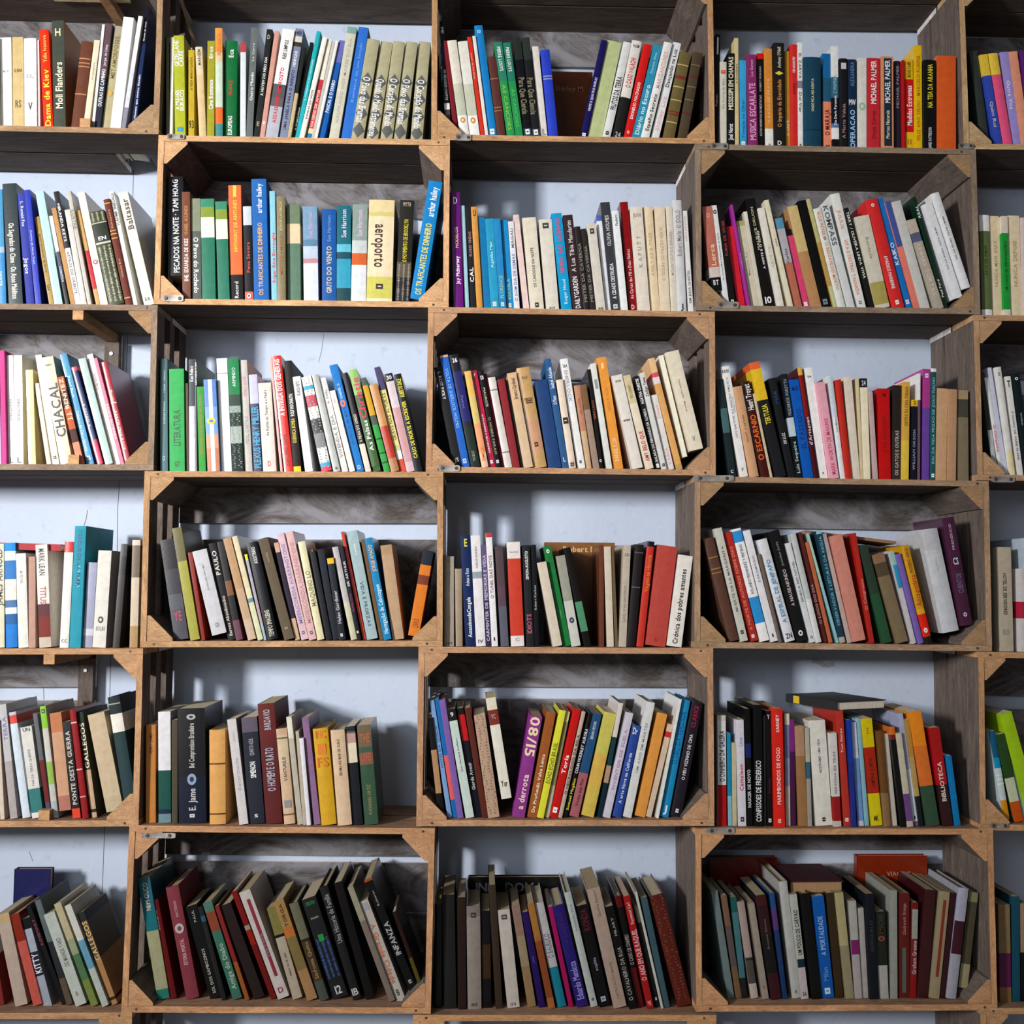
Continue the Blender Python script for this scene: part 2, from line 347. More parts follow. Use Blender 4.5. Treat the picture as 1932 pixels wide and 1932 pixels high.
# ---------------------------------------------------------------- books
def knob(t, u, bulge):                                  # how far the spine stands out at u across the thickness
    return -bulge*(1-(2*u/t-1)**2)
class Book:
    pass
def parts(B):
    """mesh builders of one book in its own frame: x across the spine, y into the shelf, z up from its lowest corner"""
    t, L, D = B.t, B.L, B.D; bulge = (.07 if B.hard else .025)*t
    ct = min(.0022 if B.hard else .0008, t*.2); out = []
    cover = MB(); n = 6
    segs = B.segs
    zs = []; z = L
    for fr, col in segs:
        z2 = L*(1-fr); zs.append((z, z2, col)); z = z2
    prof = [(t*i/n, knob(t, t*i/n, bulge)) for i in range(n+1)]
    main = B.main
    for z1, z0, col in zs:
        if z1-z0 < 1e-5: continue
        for (a, ya), (b_, yb) in zip(prof, prof[1:]):
            cover.quad([(a, ya, z0), (b_, yb, z0), (b_, yb, z1), (a, ya, z1)], col)
        for x, sg in ((0, 1), (t, -1)):                 # outside of the boards carries the same jacket
            q = [(x, 0, z0), (x, 0, z1), (x, D, z1), (x, D, z0)]
            cover.quad(q if sg > 0 else q[::-1], B.side or (col if B.wrap else main))
    inn = [(ct, ct*.6), (t-ct, ct*.6)]
    for x0, x1 in ((0, ct), (t-ct, t)):
        cover.quad([(x0, 0, L), (x1, 0, L), (x1, D, L), (x0, D, L)], main); cover.quad([(x0, 0, 0), (x0, D, 0), (x1, D, 0), (x1, 0, 0)], main)
        cover.quad([(x0, D, 0), (x0, D, L), (x1, D, L), (x1, D, 0)], main)
    cover.quad([(ct, ct, 0), (ct, D, 0), (ct, D, L), (ct, ct, L)], main); cover.quad([(t-ct, ct, 0), (t-ct, ct, L), (t-ct, D, L), (t-ct, D, 0)], main)
    cover.quad([(t-ct, ct, 0), (ct, ct, 0), (ct, ct, L), (t-ct, ct, L)], main)
    for zz in (0, L):
        q = [(p[0], p[1], zz) for p in prof]+[(t-ct, ct, zz), (ct, ct, zz)]
        cover.quad(q if zz else q[::-1], main)
    out.append(('cover', cover, M_GLOSS if B.gloss else M_MATTE))
    ins = .0028 if B.hard else .0004
    pg = MB(); pg.box(ct+.0001, t-ct-.0001, ct+.0003, D-ins-.0003, ins, L-ins, B.page)
    out.append(('pages', pg, M_PAPER))
    def patch(name, u0, u1, z0, z1, col, e=.0003, m=None, th=0):
        b = MB(); k = 5
        for i in range(k):
            a, c_ = u0+(u1-u0)*i/k, u0+(u1-u0)*(i+1)/k
            ya, yc = knob(t, a, bulge)-e, knob(t, c_, bulge)-e
            b.quad([(a, ya, z0), (c_, yc, z0), (c_, yc, z1), (a, ya, z1)], col)
            if th:
                b.quad([(a, ya, z1), (c_, yc, z1), (c_, yc+e, z1), (a, ya+e, z1)], col); b.quad([(a, ya+e, z0), (c_, yc+e, z0), (c_, yc, z0), (a, ya, z0)], col)
        out.append((name, b, m or M_INK))
    best = None
    for i, d in enumerate(B.deco):
        if d[0] in 'udh' and (best is None or (float(d[3])-float(d[2]))*len(d[5]) > best[0]): best = ((float(d[3])-float(d[2]))*len(d[5]), i)
    for i, d in enumerate(B.deco):
        kd = d[0]; col = B.tone(d[1])
        if kd in 'udh':
            f0, f1, s = float(d[2]), float(d[3]), float(d[4]); off = float(d[6])*t if len(d) > 6 else 0
            s = min(s, .8)
            if kd == 'h' and len(d[5]) == 1:           # a publisher's small mark: block, ring or diamond
                mark = 'ring' if d[5] in 'OoQ' else ('diamond' if d[1] == 'E8D040' else ('block' if d[5] in 'XMNKWnAGmxfbjpeqZ/' else ''))
            else: mark = ''
            if mark:
                wq = min(s*t, .016)*(.9 if mark == 'block' else 1); hq = min(max((f1-f0)*L, .002), wq*1.3); zc = L*(1-(f0+f1)/2); b = MB()
                if mark == 'block': pts = [(-.5, -.5), (.5, -.5), (.5, .5), (-.5, .5)]
                elif mark == 'diamond': pts = [(-.5, 0), (0, -.5), (.5, 0), (0, .5)]
                else: pts = [(.5*math.cos(a*math.pi/8), .5*math.sin(a*math.pi/8)) for a in range(16)]
                y = -bulge-.00045
                b.quad([(t/2+p[0]*wq, y, zc+p[1]*hq) for p in pts], col)
                if mark == 'ring': b.quad([(t/2+p[0]*wq*.45, y-.0002, zc+p[1]*hq*.45) for p in pts], main)
                if mark == 'block' and hq < .012: b.quad([(t/2+p[0]*wq*.5, y-.0002, zc+p[1]*hq*.18) for p in pts], main)
                out.append(('emblem', b, M_INK)); continue
            V, Fc, W = textpath(d[5]); b = MB()
            zt, zb = L*(1-f0), L*(1-f1); span = zt-zb
            if kd == 'h':
                wd = s*t*(.75 if len(d[5]) == 1 else 1.05); sx = wd/W; sy = min(span/.72, sx*2.2)
                sx = min(sx, sy*2.2); wd = sx*W
                X0 = t/2-wd/2; Z0 = (zt+zb)/2-.36*sy
                mp = lambda p: (X0+p[0]*sx, Z0+p[1]*sy)
            else:
                sy = s*t/.72; sx = span/W; sx = min(sx, sy*1.5); sy = min(sy, sx*2.6); ln = sx*W; c0 = (zt+zb)/2
                if kd == 'u': mp = lambda p: (t/2+off+.36*sy-p[1]*sy, c0-ln/2+p[0]*sx)
                else: mp = lambda p: (t/2+off-.36*sy+p[1]*sy, c0+ln/2-p[0]*sx)
            Q = []
            for p in V:
                u, z = mp(p); u = min(max(u, .0002), t-.0002); Q.append((u, -bulge-.0003, z))
            for q in Fc: b.quad([Q[j] for j in q], col)
            nm = 'title' if i == best[1] else ('emblem' if len(d[5]) < 3 else 'lettering')
            if b.f: out.append((nm, b, M_INK))
        elif kd == 'b':
            z = L*(1-float(d[2])); patch('spine_band', .0002, t-.0002, z-.0011, z+.0011, col, .0009, M_MATTE, 1)
        elif kd == '*':
            b = MB()
            for j in range(4):
                z = L*(.095+.165*j); hz = L*.078
                m_ = 6
                for q in range(m_):
                    a, c_ = t*(.03+.94*q/m_), t*(.03+.94*(q+1)/m_)
                    ha, hc = [hz*(1-abs(2*v/t-1)) for v in (a, c_)]
                    ya, yc = [knob(t, v, bulge)-.0002 for v in (a, c_)]
                    b.quad([(a, ya, z-ha-1e-5), (c_, yc, z-hc-1e-5), (c_, yc, z+hc+1e-5), (a, ya, z+ha+1e-5)], col)
            out.append(('diamond_pattern', b, M_INK))
        elif kd in '~#':
            b = MB(); rn = random.Random(int(t*1e6)); f0, f1 = (float(d[2]), float(d[3])) if len(d) > 3 else (.42 if B.segs[0][0] > .25 and len(B.segs) > 1 else 0, .97)
            nn = 46 if kd == '#' else 34
            for j in range(nn):
                z = L*(1-(f0+(f1-f0)*(j+.5)/nn)); k2 = 3 if kd == '#' else 2
                for q in range(k2):
                    u = t*(q+.5)/k2+(rn.uniform(-.12, .12)*t if kd == '~' else 0); du = t*rn.uniform(.04, .14); dz = L*(f1-f0)/nn*rn.uniform(.25, .42)
                    a, c_ = max(.0002, u-du), min(t-.0002, u+du); y = knob(t, u, bulge)-.0003
                    b.quad([(a, y, z), (u, y, z-dz), (c_, y, z), (u, y, z+dz)], col)
            out.append(('pattern', b, M_INK))
        elif kd == 'F': patch('spine_panel', t*.22, t*.86, L*.04, L*.98, col, .00015)
        elif kd == 'S': patch('spine_stripe', t*.36, t*.68, 0.0005, L-.0005, col, .00015)
        elif kd == '|': patch('spine_stripe', t*.42, t*.72, L*.2, L*.92, col, .00015)
    return out
DATA = r"""
@0 0
#0 0 6.44
-130 -150 130 455 F4EEDC
0 -15 152 460 FBF9F2;h,999,.36,.38,.5,III IT
160 150 132 455 D9BE84;h,8a7448,.34,.38,.7,LE MAR;h,6a5a40,.68,.76,.5,RS
300 290 155 470 FBFBF8;h,bbb,.4,.44,.5,EL;h,333,.71,.79,.45,V
462 447 35 490 F2D8D8
500 442 160 365 F03A12;u,FFE23C,.4,.98,.62,'Dama de Kiev;u,FFC060,.06,.33,.4,Yulia Ivanova
640 615 160 255 4A4F48;u,F2E8C8,.38,.8,.6,Moll Flanders;h,EDE2B0,.07,.14,.6,H
860 990 140 510 6E4434;b,C08A60,.2;b,C08A60,.25;b,C08A60,.29;b,C08A60,.6
1005 1145 85 490 F0E4C8;u,999,.2,.5,.25,Autobiografia
1100 1235 40 300 F4F0EA
1140 1290 78 290 5E4A50:.5,23283A;u,F4F4F4,.43,.78,.6,OUTRAS DE CAMINHO;u,DDD,.2,.4,.4,Jorge de Lima
1225 1390 105 325 A8A28C:.12,B8AE88;u,7a6a40,.1,.5,.5,METAMORFOSES;h,D8A020,.6,.68,.6,O
1335 1500 130 215 FBFBFB
1465 1680 85 200 F6F6F8:.45,D8DCEA:.8,8A8A9A
1555 1735 90 85 15192a:.3,22345a;u,F4F4F4,.1,.3,.3,Simone de Assis;u,EEF4FF,.5,.98,.4,O Homem que matou Getulio
@0 1
#300 0 6.44
90 85 40 455 6B6350
120 138 48 455 F4F4EC
178 158 145 435 B2BA2C;u,FFF,.05,.3,.42,GEZELLANE,-.22;u,FFF,.15,.3,.42,CARRE,.22;u,FFF,.53,.72,.38,A MULHER,-.22;u,FFF,.53,.73,.4,BURACO,.22;h,2E8FC0,.89,.93,.6,X
358 358 70 610 C9AE35;u,6a5210,.08,.45,.4,A VIDA MARAVILHOSA;h,3a3010,.78,.87,.8,93
490 440 85 575 E3D2AE:.3,DEC493;u,555,.03,.2,.4,MARGEM
582 590 88 500 A5A028;u,FFF,.4,.7,.6,Cine Romance;u,FFF,.06,.18,.5,Eros
686 682 92 345 F39B4A:.22,E9CDA0:.3,CFE0CC:.72,E8703A:.87,4A8C8C;u,E07A30,.05,.25,.5,NUNO GARCIA
780 800 155 500 1A7040;u,FFF,.09,.17,.4,Eca;u,FFF,.76,.95,.35,EUROPEIAS;u,C84030,.4,.55,.3,FRANCE
985 990 75 520 C04848:.1,DFE8F0
1045 1110 90 335 6A7270;u,E8ECEC,.4,.65,.45,Outro Mundo;u,C8CCCC,.14,.3,.35,Le Carre
1145 1310 72 360 1C2220;u,E8E8E0,.25,.6,.45,A NUVEM DO MEIO DIA;h,b8b890,.05,.09,.6,D;h,B0A860,.83,.87,.6,E
1216 1405 58 380 D9A090;h,fff,.82,.86,.5,O
1285 1500 150 365 F6F6F6:.5,5A5A60:.62,66646A:.7,B9BECB;u,222,.1,.27,.3,REIS LIMPOS;u,D8202C,.35,.85,.3,ASSASSINOS SEM ROSTO
1452 1660 98 355 7F88A4:.07,D8D4C4:.12,40342E:.16,7F88A4;u,2A3050,.37,.9,.35,UMA JANELA PARA O INFINITO;u,EEE,.2,.34,.35,HENRIQUE;h,222a50,.02,.06,.6,40
1556 1745 45 580 2C302B:.5,CBB68A
1604 1830 55 520 22261F;u,E8E8E0,.6,.95,.5,A SABEDORIA
#540 0 6.44
92 360 60 385 1FB2BC;u,C8F0F0,.1,.8,.35,A CONQUISTA DA FELICIDADE
152 440 80 460 F4F0E6;u,333,.52,.8,.35,DANCAS DA NOITE
226 485 72 485 F0EBDD:.4,C83A48:.52,D84850:.88,E8DCA8:.93,2880C8;u,FFD0C0,.5,.87,.6,VIAGENS DE AMOR
300 560 33 515 C8C4BC
336 600 36 500 F2F2EC
378 645 85 500 6A70B8:.22,1F5FB5;u,FFF,.4,.72,.55,PASCAL E O DIABO
500 730 132 335 7FA8A0:.06,D2CFBC;u,B8B4A4,.1,.85,.3,NAUFRAGIO NOS MARES DO SUL
662 880 122 340 2E6FD0;u,6A9AF0,.1,.7,.3,Romance de um Seculo
785 985 150 490 B3AE8C;*,5A5C58;d,FFF,.38,.83,.5,O Povo das Brumas
962 1150 145 520 B3AE8C;*,5A5C58;d,FFF,.38,.95,.5,Quando o Mundo Estremeceu
1140 1300 145 515 B3AE8C;*,5A5C58;d,FFF,.38,.86,.5,O Coração do Mundo
1297 1455 145 520 B3AE8C;*,5A5C58;d,FFF,.38,.83,.5,O Povo das Brumas
1505 1610 145 515 B3AE8C;*,5A5C58;d,FFF,.38,.86,.5,O Coração do Mundo
@0 2
#810 0 6.44
165 80 65 300 15181C:.2,20305A:.35,15181C:.78,EEE:.84,4A4A4A;d,E8E8E8,.45,.75,.45,OS MELHORES CONTOS;d,fff,.02,.1,.5,ME
297 162 58 500 7A1526
365 207 125 500 E8E4D5:.45,C9CDB8:.78,F2F2EE;h,D89A40,.78,.88,.5,Q
497 345 120 510 E8E6DC:.45,C9CDB8:.78,F2F2EE;h,D88A40,.78,.88,.5,Q
627 460 50 455 D8341C;d,F0A890,.08,.5,.4,Amor de Perdicao
682 522 40 440 F0E8E0
726 545 100 318 1E84CC;h,BFE0F4,.04,.07,.4,10;h,EEF4F8,.91,.97,.6,A
830 708 105 700 5E3A34;b,9A6A50,.27;b,9A6A50,.62;b,9A6A50,.66
946 782 100 518 2E8066:.4,2F9650;d,FFF,.05,.3,.45,PIERRE LOUYS;d,7ACC40,.4,.95,.45,AS CANCOES
1055 895 90 525 2E8066:.4,2F9650;d,FFF,.05,.3,.45,PIERRE LOUYS;d,52B868,.4,.95,.4,AS CANCOES
1156 1015 95 462 2E3632:.22,10161C:.9,3A4450;d,8A8460,.4,.76,.75,Para Que Ciencia;h,EEE,.9,.97,.6,X
1256 1122 95 462 2E3632:.22,10161C:.9,3A4450;d,8A8460,.4,.76,.75,Para Que Ciencia;h,EEE,.9,.97,.6,X
1356 1240 85 570 E6E2D8;h,888,.88,.95,.6,JL
1456 1350 112 612 2C44C8;b,9AA8E0,.3;b,9AA8E0,.33
#1060 0 6.44
216 475 78 500 201A5A;u,E8E8F4,.38,.72,.4,VINTE E QUATRO HORAS;h,fff,.94,.97,.6,M
300 550 178 520 BCC890
481 745 100 525 E6E8E8;u,2A2420,.36,.7,.65,FRUTOS DA TERRA;h,222,.92,.96,.4,A
605 850 122 510 E6E2DA:.58,181818;u,D83030,.18,.48,.5,O CASO VALACHI;h,BBB,.93,.98,.5,24;h,556,.04,.07,.6,VALEM
730 990 105 555 D81414;u,FFF,.4,.78,.35,DIONELIO MACHADO;h,fbb,.9,.94,.3,m
836 1110 110 560 2E8FB0;u,D8F0F4,.42,.94,.5,Diário no Escuro;u,9AD0E0,.08,.3,.3,Francisco Alves
948 1235 108 530 F2F2EE;u,333,.54,.92,.4,Espelho Secreto;u,E0B0B0,.1,.48,.45,MARIZANTUNES
1072 1350 100 530 ECEEF0;u,444,.07,.46,.45,Dançando na Luz;u,E8B8B8,.53,.93,.45,Shirley Luz
1218 1430 140 650 6E5E3C;b,C8B078,.15;b,8A2830,.28;b,8A2830,.3;b,C8B078,.4;b,C8B078,.55;b,8A2830,.68;b,8A2830,.71;b,C8B078,.8
1400 1595 118 650 4E4434;b,7A6C4C,.15;b,6A2C30,.28;b,7A6C4C,.4;b,7A6C4C,.55;b,6A2C30,.7
@0 3
#1330 30 6.44
85 118 62 225 1A1A1E:.3,201a1e;u,CCC,.5,.66,.4,Palmer;h,F4F4F4,.0,.2,.4,I
180 180 82 560 D8D4C4;h,D84030,.1,.14,.7,X;u,999,.2,.55,.3,Rui Torres da Silva
266 270 90 455 0E0E0E;u,F0E8C8,.04,.6,.65,MISSISSIPI EM CHAMAS;u,FFF,.75,.92,.6,Joel Norst
366 357 48 270 D8C690;u,444,.15,.5,.4,A Conselheira
425 415 90 540 3FA8E0;u,1a60b0,.45,.88,.4,Tomada no Olhar;h,fff,.92,.97,.6,n
520 497 122 470 8A3068;u,E8A8D0,.31,.92,.65,MUSICA ESCARLATE;u,D8A0C0,.06,.24,.3,Leo Gerson
645 630 75 455 E02020:.06,161014:.97,E02020;u,BBB,.44,.87,.35,ALTOS MOMENTOS DE MEDITACAO;u,AAA,.14,.4,.3,ROBERT MORGAN
735 715 100 400 E0913F:.8,F0F0EA;u,F0C080,.3,.75,.3,O RATO DE PRATA;h,444,.95,.98,.3,75
840 830 132 330 1F1C18;u,D88A48,.35,.8,.38,O Império da Eternidade;u,D8D0B8,.04,.24,.32,Anthony O'Neill;h,E8D040,.27,.31,.8,X;h,fff,.93,.97,.5,D
980 966 60 430 C08A2A;u,F0D8A0,.7,.86,.5,O CRIME
1040 1030 90 350 D8302E;u,FFF,.12,.27,.35,KEN AKAMATSU;u,8a1010,.35,.5,.3,SHIRE
1135 1125 57 325 F2F2F0:.36,8A88A8:.43,F2F2F0;d,667,.1,.34,.6,EL ZARVA;d,556,.47,.66,.6,Dol Vier;h,333,.95,.99,.6,B
1200 1195 212 505 0F4558;u,E0D8A0,.24,.6,.15,ONDE FICA NO KENYA;b,123850,.8
1440 1425 100 460 1E6AA8:.25,2C5A78:.5,F09070;u,5a2018,.58,.85,.6,O MARAJA;h,333,.95,.98,.5,K
1545 1530 86 370 EEF2F2:.3,3A6888:.5,101828:.75,5A80B0:.79,F2F2F2:.9,101010;u,9AD0C0,.28,.46,.45,CYNTHIA;u,fff,.48,.76,.35,De Dark Paranoia
1635 1632 100 520 14141E;u,A88078,.5,.88,.4,A Morte Velada;h,ccc,.05,.12,.7,M
1745 1738 98 530 12304A;u,A8D0F0,.56,.98,.6,OPERACAO;u,5A80A8,.03,.3,.5,ALEXANDRA;h,FFF,.42,.53,.8,MW
#1580 30 6.44
245 245 108 515 E2E2DA;h,9ac0a0,.46,.6,.7,Q
358 360 155 515 C83038;u,FFF,.03,.5,.42,MICHAEL PALMER;u,701018,.58,.88,.3,Doze Cores
536 530 148 495 E0936A;F,12303E;u,FFF,.04,.5,.42,MICHAEL PALMER;u,E0E0C0,.58,.88,.3,Mortes Naturais
695 690 88 550 2A2A3A;u,8a8a9a,.05,.52,.5,MICHAEL PALMER
790 775 38 540 B81418
830 815 100 525 F0C020:.22,D81818:.79,F0C020;u,FFF,.29,.72,.62,Medidas Extremas;u,5a5010,.03,.2,.6,MICHAEL PALMER;h,a06020,.86,.93,.5,EX
936 930 94 360 F0C418;u,C07010,.1,.9,.45,FELIZ ANO VELHO · MARCELO RUBENS
1043 1045 152 540 0C0C0C;u,E8D840,.05,.53,.4,NA TEIA DA ARANHA;u,DDD,.75,.98,.25,JAMES PATTERSON
1205 1205 235 490 E5602E
@0 4
#0 0 1
1852 1828 15 97 3A403E
1877 1848 15 104 FCD24A:.23,3C50B8;d,ccc,.5,.8,.4,Quim Rui
1893 1864 18 102 FCD24A:.23,F2588A
1911 1886 17 99 A898E0;d,eee,.3,.6,.4,Outra Voz
1928 1903 18 98 F0A080
1946 1925 16 96 5A2878
@1 0
#0 300 6
-20 -65 95 350 4FA0D0:.5,A8C0D8:.55,3F90D0;d,dff,.6,.95,.3,NOITE
95 20 175 285 2F3C40;d,F4EEDC,.33,.95,.4,Os Segredos do Cisne · Os Anos Malditos
295 188 100 390 3440A0;d,D0D8F0,.08,.3,.4,L. Ronald Foe;d,E8E8F0,.58,.72,.5,Jogos
400 270 88 355 2038B8;d,C0CCF0,.2,.8,.3,Contos de Nova York
545 375 70 660 B09048;d,5a4818,.12,.7,.35,MAIO INVERNO QUENTE;h,3a4828,.76,.82,.7,E
620 400 95 375 BADDE2
745 555 48 650 F0F0F0:.4,4A5060:.7,101010;d,dde,.5,.8,.5,CONTOS
797 575 60 560 C09058
860 605 60 375 181420:.5,F4F4F4;d,eee,.1,.45,.5,MIRANDA KEYS;d,555,.53,.9,.5,ASTROS DO ORIENTE
922 730 68 580 D6D2CE
992 752 55 365 C8C4B8;d,777,.15,.35,.7,ILUSTRE
1085 848 55 590 C8A060:.42,C02830:.82,C8A060
1142 875 85 385 F4F0DC;h,a66,.6,.64,.7,O
1238 1010 175 610 3A4020:.12,C8CCB8:.13,2A3020:.33,C8CCB8:.35,3A4020;#,C8C8A8,.37,.97;#,C8C8A8,.01,.11;h,eee,.27,.31,.5,EN
1425 1170 75 465 6A3020;b,D0A050,.04;b,D0A050,.3;b,D0A050,.33;b,D0A050,.37;b,D0A050,.93;u,C09060,.1,.28,.3,Shakespeare;u,C09060,.5,.8,.3,Othelo Rei
1510 1235 52 375 F4F4F0;u,333,.02,.3,.6,VLADIMIR SINISGALLI
1635 1335 115 390 F2F0DE;u,4a3a30,.06,.33,.6,Baltasar;h,555,.93,.96,.5,EA
@1 1
#290 300 6
118 105 188 205 101418 ^1325;u,E8E8EC,.03,.97,.35,PECADOS NA NOITE · TAMI HOAG
325 318 95 375 7A4A38;u,F4F0E8,.44,.84,.5,SHE. EDUARDA DE KISS;u,c08a50,.13,.4,.4,ISABEL ALLENDE
430 415 112 450 8A9078:.32,5A5F58;d,FFF,.38,.92,.5,O Povo do Rochedo
550 530 152 455 3F9070:.08,8AA040:.18,F4EEDC:.38,2F7A60
730 695 135 485 3F9070:.08,8AA040:.18,F4EEDC:.38,2F7A60
865 840 148 300 F07040:.77,14100E;u,F8C840,.13,.58,.3,ANTHONY DE ANTUNES;h,F8D040,.0,.1,.35,I;u,ddd,.83,.97,.3,Record
1035 1010 95 540 D0DCEC:.2,1A1C24:.9,E07060;u,C84838,.38,.7,.4,Pena Severa;h,eee,.92,.97,.5,O
1135 1105 168 230 1A66B8;u,F0B060,.36,.95,.3,OS TRAFICANTES DE DINHEIRO;u,F4F8FF,.04,.28,.35,arthur hailey
1335 1310 62 365 8FCDE0;u,E03848,.38,.83,.5,Edgar Rice Burroughs
1400 1390 95 425 8A8060;u,C8B880,.05,.33,.3,JORGE LACERDA;u,9a5a40,.37,.75,.3,MESTRE AMARO
1515 1505 148 515 6F8468:.2,E8D0A8:.4,5F7F6A
1700 1685 165 540 7AA0C0:.35,5A88A8:.42,C0D0E4:.55,C89098:.6,DDE4F4;u,c0a0c8,.06,.33,.35,Sue Harrison
#560 300 6
285 285 160 570 1A58A8;u,D8C898,.4,.9,.35,GRITO DO VENTO;u,6a90c8,.07,.35,.25,Sue Harrison
450 455 158 530 206A7A:.4,60C0D8:.48,205060:.55,3AA0C0:.85,204a50;u,E8C8E8,.04,.33,.35,Sue Harrison
612 635 168 515 8AA098:.37,C8D0D0:.5,D86030:.62,E0E4EA;u,e0b0d8,.06,.33,.35,Sue Harrison
785 820 290 465 EAD4A0:.12,D6CB7A:.16,EEDDB8:.75,D0CB60:.96,EDE5C0;d,4A3424,.24,.66,.45,aeroporto;h,3a3024,.82,.87,.3,N
1112 1170 170 470 2E2C26:.6,5A5448:.75,2A2A2E;u,D8CC30,.19,.6,.3,O MOVIMENTO DE BROOKLYN;h,c0b0a0,.02,.06,.5,MYTH;#,B0A090,.62,.97
1270 1485 165 265 1A88D0 ^1600;u,F0DC50,.36,.96,.45,OS TRAFICANTES DE DINHEIRO;u,F4F8FF,.05,.3,.5,arthur hailey
@1 2
#840 300 6
100 55 112 380 6A1878;u,F4F0F8,.55,.79,.4,Jay McInerney;u,E8C090,.3,.48,.35,MODELOS;h,fff,.04,.1,.5,D
225 170 48 530 A8D0E0
290 230 60 550 16121A;u,F4F4F4,.57,.75,.7,CAL;u,b08080,.24,.48,.5,FLORES VINDAS
357 290 68 545 D89848;h,111,.02,.1,.6,U
435 370 78 665 1C78B0
516 450 95 680 30A0CC;u,C0E8F4,.2,.6,.3,Agatha Mar;h,e0e4d0,.92,.97,.5,M
615 545 78 680 2088C8;u,90c0a0,.63,.88,.5,FLORENCE;h,e0e4d0,.92,.97,.5,M
698 625 78 695 2090D0;u,90c0a0,.65,.88,.5,ESCOLA;h,e0e4d0,.92,.97,.5,M
780 710 70 710 ECEAF0;u,777,.08,.3,.5,MAGALI;u,7888C8,.37,.9,.5,O SOM DA DE DEMAS
882 762 72 635 E8D0CC
965 870 155 670 E8E0CC;u,444,.33,.76,.2,OS CARDOSO DA NOITE;h,333,.92,.98,.3,f
1140 1055 150 690 E4DED0;h,444,.04,.1,.5,M;h,555,.96,.99,.4,107
1318 1200 118 620 1AA0D8;u,E84060,.05,.62,.45,VIVER AO CONVES;u,D0E8F8,.68,.93,.3,Roger Hood
1450 1330 112 640 3A2628;u,EEE,.65,.98,.5,DAILYGARDEN;u,D0C8C8,.06,.6,.45,A Lua Tibia Mandarim
1570 1460 68 770 2E2A28;u,8a8478,.2,.9,.5,MISTER DA CAVERNA
1645 1535 60 795 2E2A28;u,8a8478,.2,.9,.5,MISTER DA CAVERNA
1712 1600 105 740 DED8CC;h,444,.05,.12,.5,M;h,555,.96,.99,.5,118
#1060 300 6
500 390 58 640 5068B8:.06,E8ECF2
560 435 110 495 3E4044;u,E8E8EC,.56,.88,.4,A CIDADE DESTRUIDA;u,CCC,.12,.4,.4,OLIVIA HOLMES;h,ccc,.93,.97,.5,M
675 565 75 590 EEF4F4;u,556,.04,.15,.4,Flaubert
766 657 90 490 8A1018;u,E8C0C0,.43,.88,.4,As Cartas das Mil e Duas Noites;h,f4e0e0,.93,.97,.5,D
861 770 140 545 E8DECF;u,998,.28,.58,.3,K A P U T T;h,a99,.06,.1,.6,JUAN
1005 920 105 545 ECD8B4;u,c8b08a,.2,.7,.3,SAKYAS E TRES
1115 1050 115 545 EAD9BC;u,b8a88a,.2,.7,.3,O TESOURO DO VALE DO NORTE
1236 1175 72 540 E4DAC8;u,aaa,.24,.65,.4,MOUNTOLIVE E BENGES
1312 1250 108 470 D8DADC;u,A09090,.09,.5,.5,Robert Merle  O IDOLO;h,444,.92,.97,.4,J
1426 1350 68 590 E8E8E8;u,666,.58,.9,.4,EIM JULIA QUESTEL;u,d8a0a0,.05,.3,.3,ANITA BALDOCK
@1 3
#1310 300 6
200 85 118 545 C07060:.72,D8C8C0:.84,101214 ^1500;u,F0D0A0,.45,.7,.45,Lorca;h,ddd,.87,.93,.5,BT;h,e8b8a8,.08,.13,.4,D
335 190 63 530 E6E8EA;h,333,.04,.09,.6,O;u,777,.12,.9,.25,Os Contos Mais Inquietantes da Noite
405 265 70 530 1A1618;u,A04040,.15,.5,.45,FURIA DE VIVER;h,ddd,.93,.97,.5,K
490 345 108 770 D82838
602 402 34 520 A838A0;u,e0a0e0,.3,.8,.5,Luciano de Ar
640 470 95 710 B8B070:.06,DAD2BA;u,a09888,.2,.8,.25,Memoria Rui
745 555 42 600 E8E8E0:.1,D8D4C4
795 572 130 460 15130F;u,C0B890,.05,.5,.25,MAURICE DRUON;u,EEE,.3,.65,.2,A NOITE E O SONO,.2;h,FFF,.9,.96,.6,10
938 710 82 560 E8E4D8;u,c8b8a0,.3,.7,.4,ARTE DE
1070 790 52 470 E8E2C8;u,777,.3,.5,.3,ANDA
1130 905 95 680 5A98B8:.12,B8B8C0:.5,C07058;u,444,.25,.6,.3,Carlos
1238 1030 75 805 201018:.08,E04878;h,fff,.92,.97,.6,M
1320 1045 125 545 D6BC80:.45,BE8E60
1450 1170 115 480 0E0E0E;h,789,.92,.97,.6,M
1570 1255 52 460 C8C48A:.08,BFC080:.4,C09850:.8,C8CC9A
1625 1345 92 570 E8EAE2;d,E89060,.04,.3,.35,ELLIS PETERS;d,E89060,.35,.82,.35,O RESGATE DO MORTO;h,555,.29,.32,.3,O
1728 1428 95 520 DDE2E2;d,555,.02,.4,.6,KOMPASS
1840 1535 130 405 ECEEEA;d,E88860,.4,.88,.35,VITA E DESTINO TALHADA;d,E8A080,.13,.32,.35,JULIUS;h,555,.92,.97,.3,O
#1560 300 6
487 185 60 560 1C1A14;d,E4E4DC,.04,.7,.6,TERRY / OLIVEIRA LINDA VIVIA
552 315 172 660 DCD6C4:.72,B2A55A:.96,DCD6C4;d,a09880,.1,.6,.2,Bondade
735 425 152 475 DC3434;d,F8E0E0,.52,.82,.28,AMADEUS MARIENNE;h,fff,.04,.07,.25,o;h,fff,.92,.97,.3,M
900 562 80 455 1272C8;u,E8F0FF,.4,.6,.6,KAIKO;h,dfe8f8,.9,.96,.6,A
990 650 70 490 4858A0:.42,E88070
1068 735 105 490 D0D0CC
1222 900 110 700 C8BCAC:.15,5A6080:.25,B8AEA0;d,d8ccb8,.28,.85,.4,LINHAS TORTAS
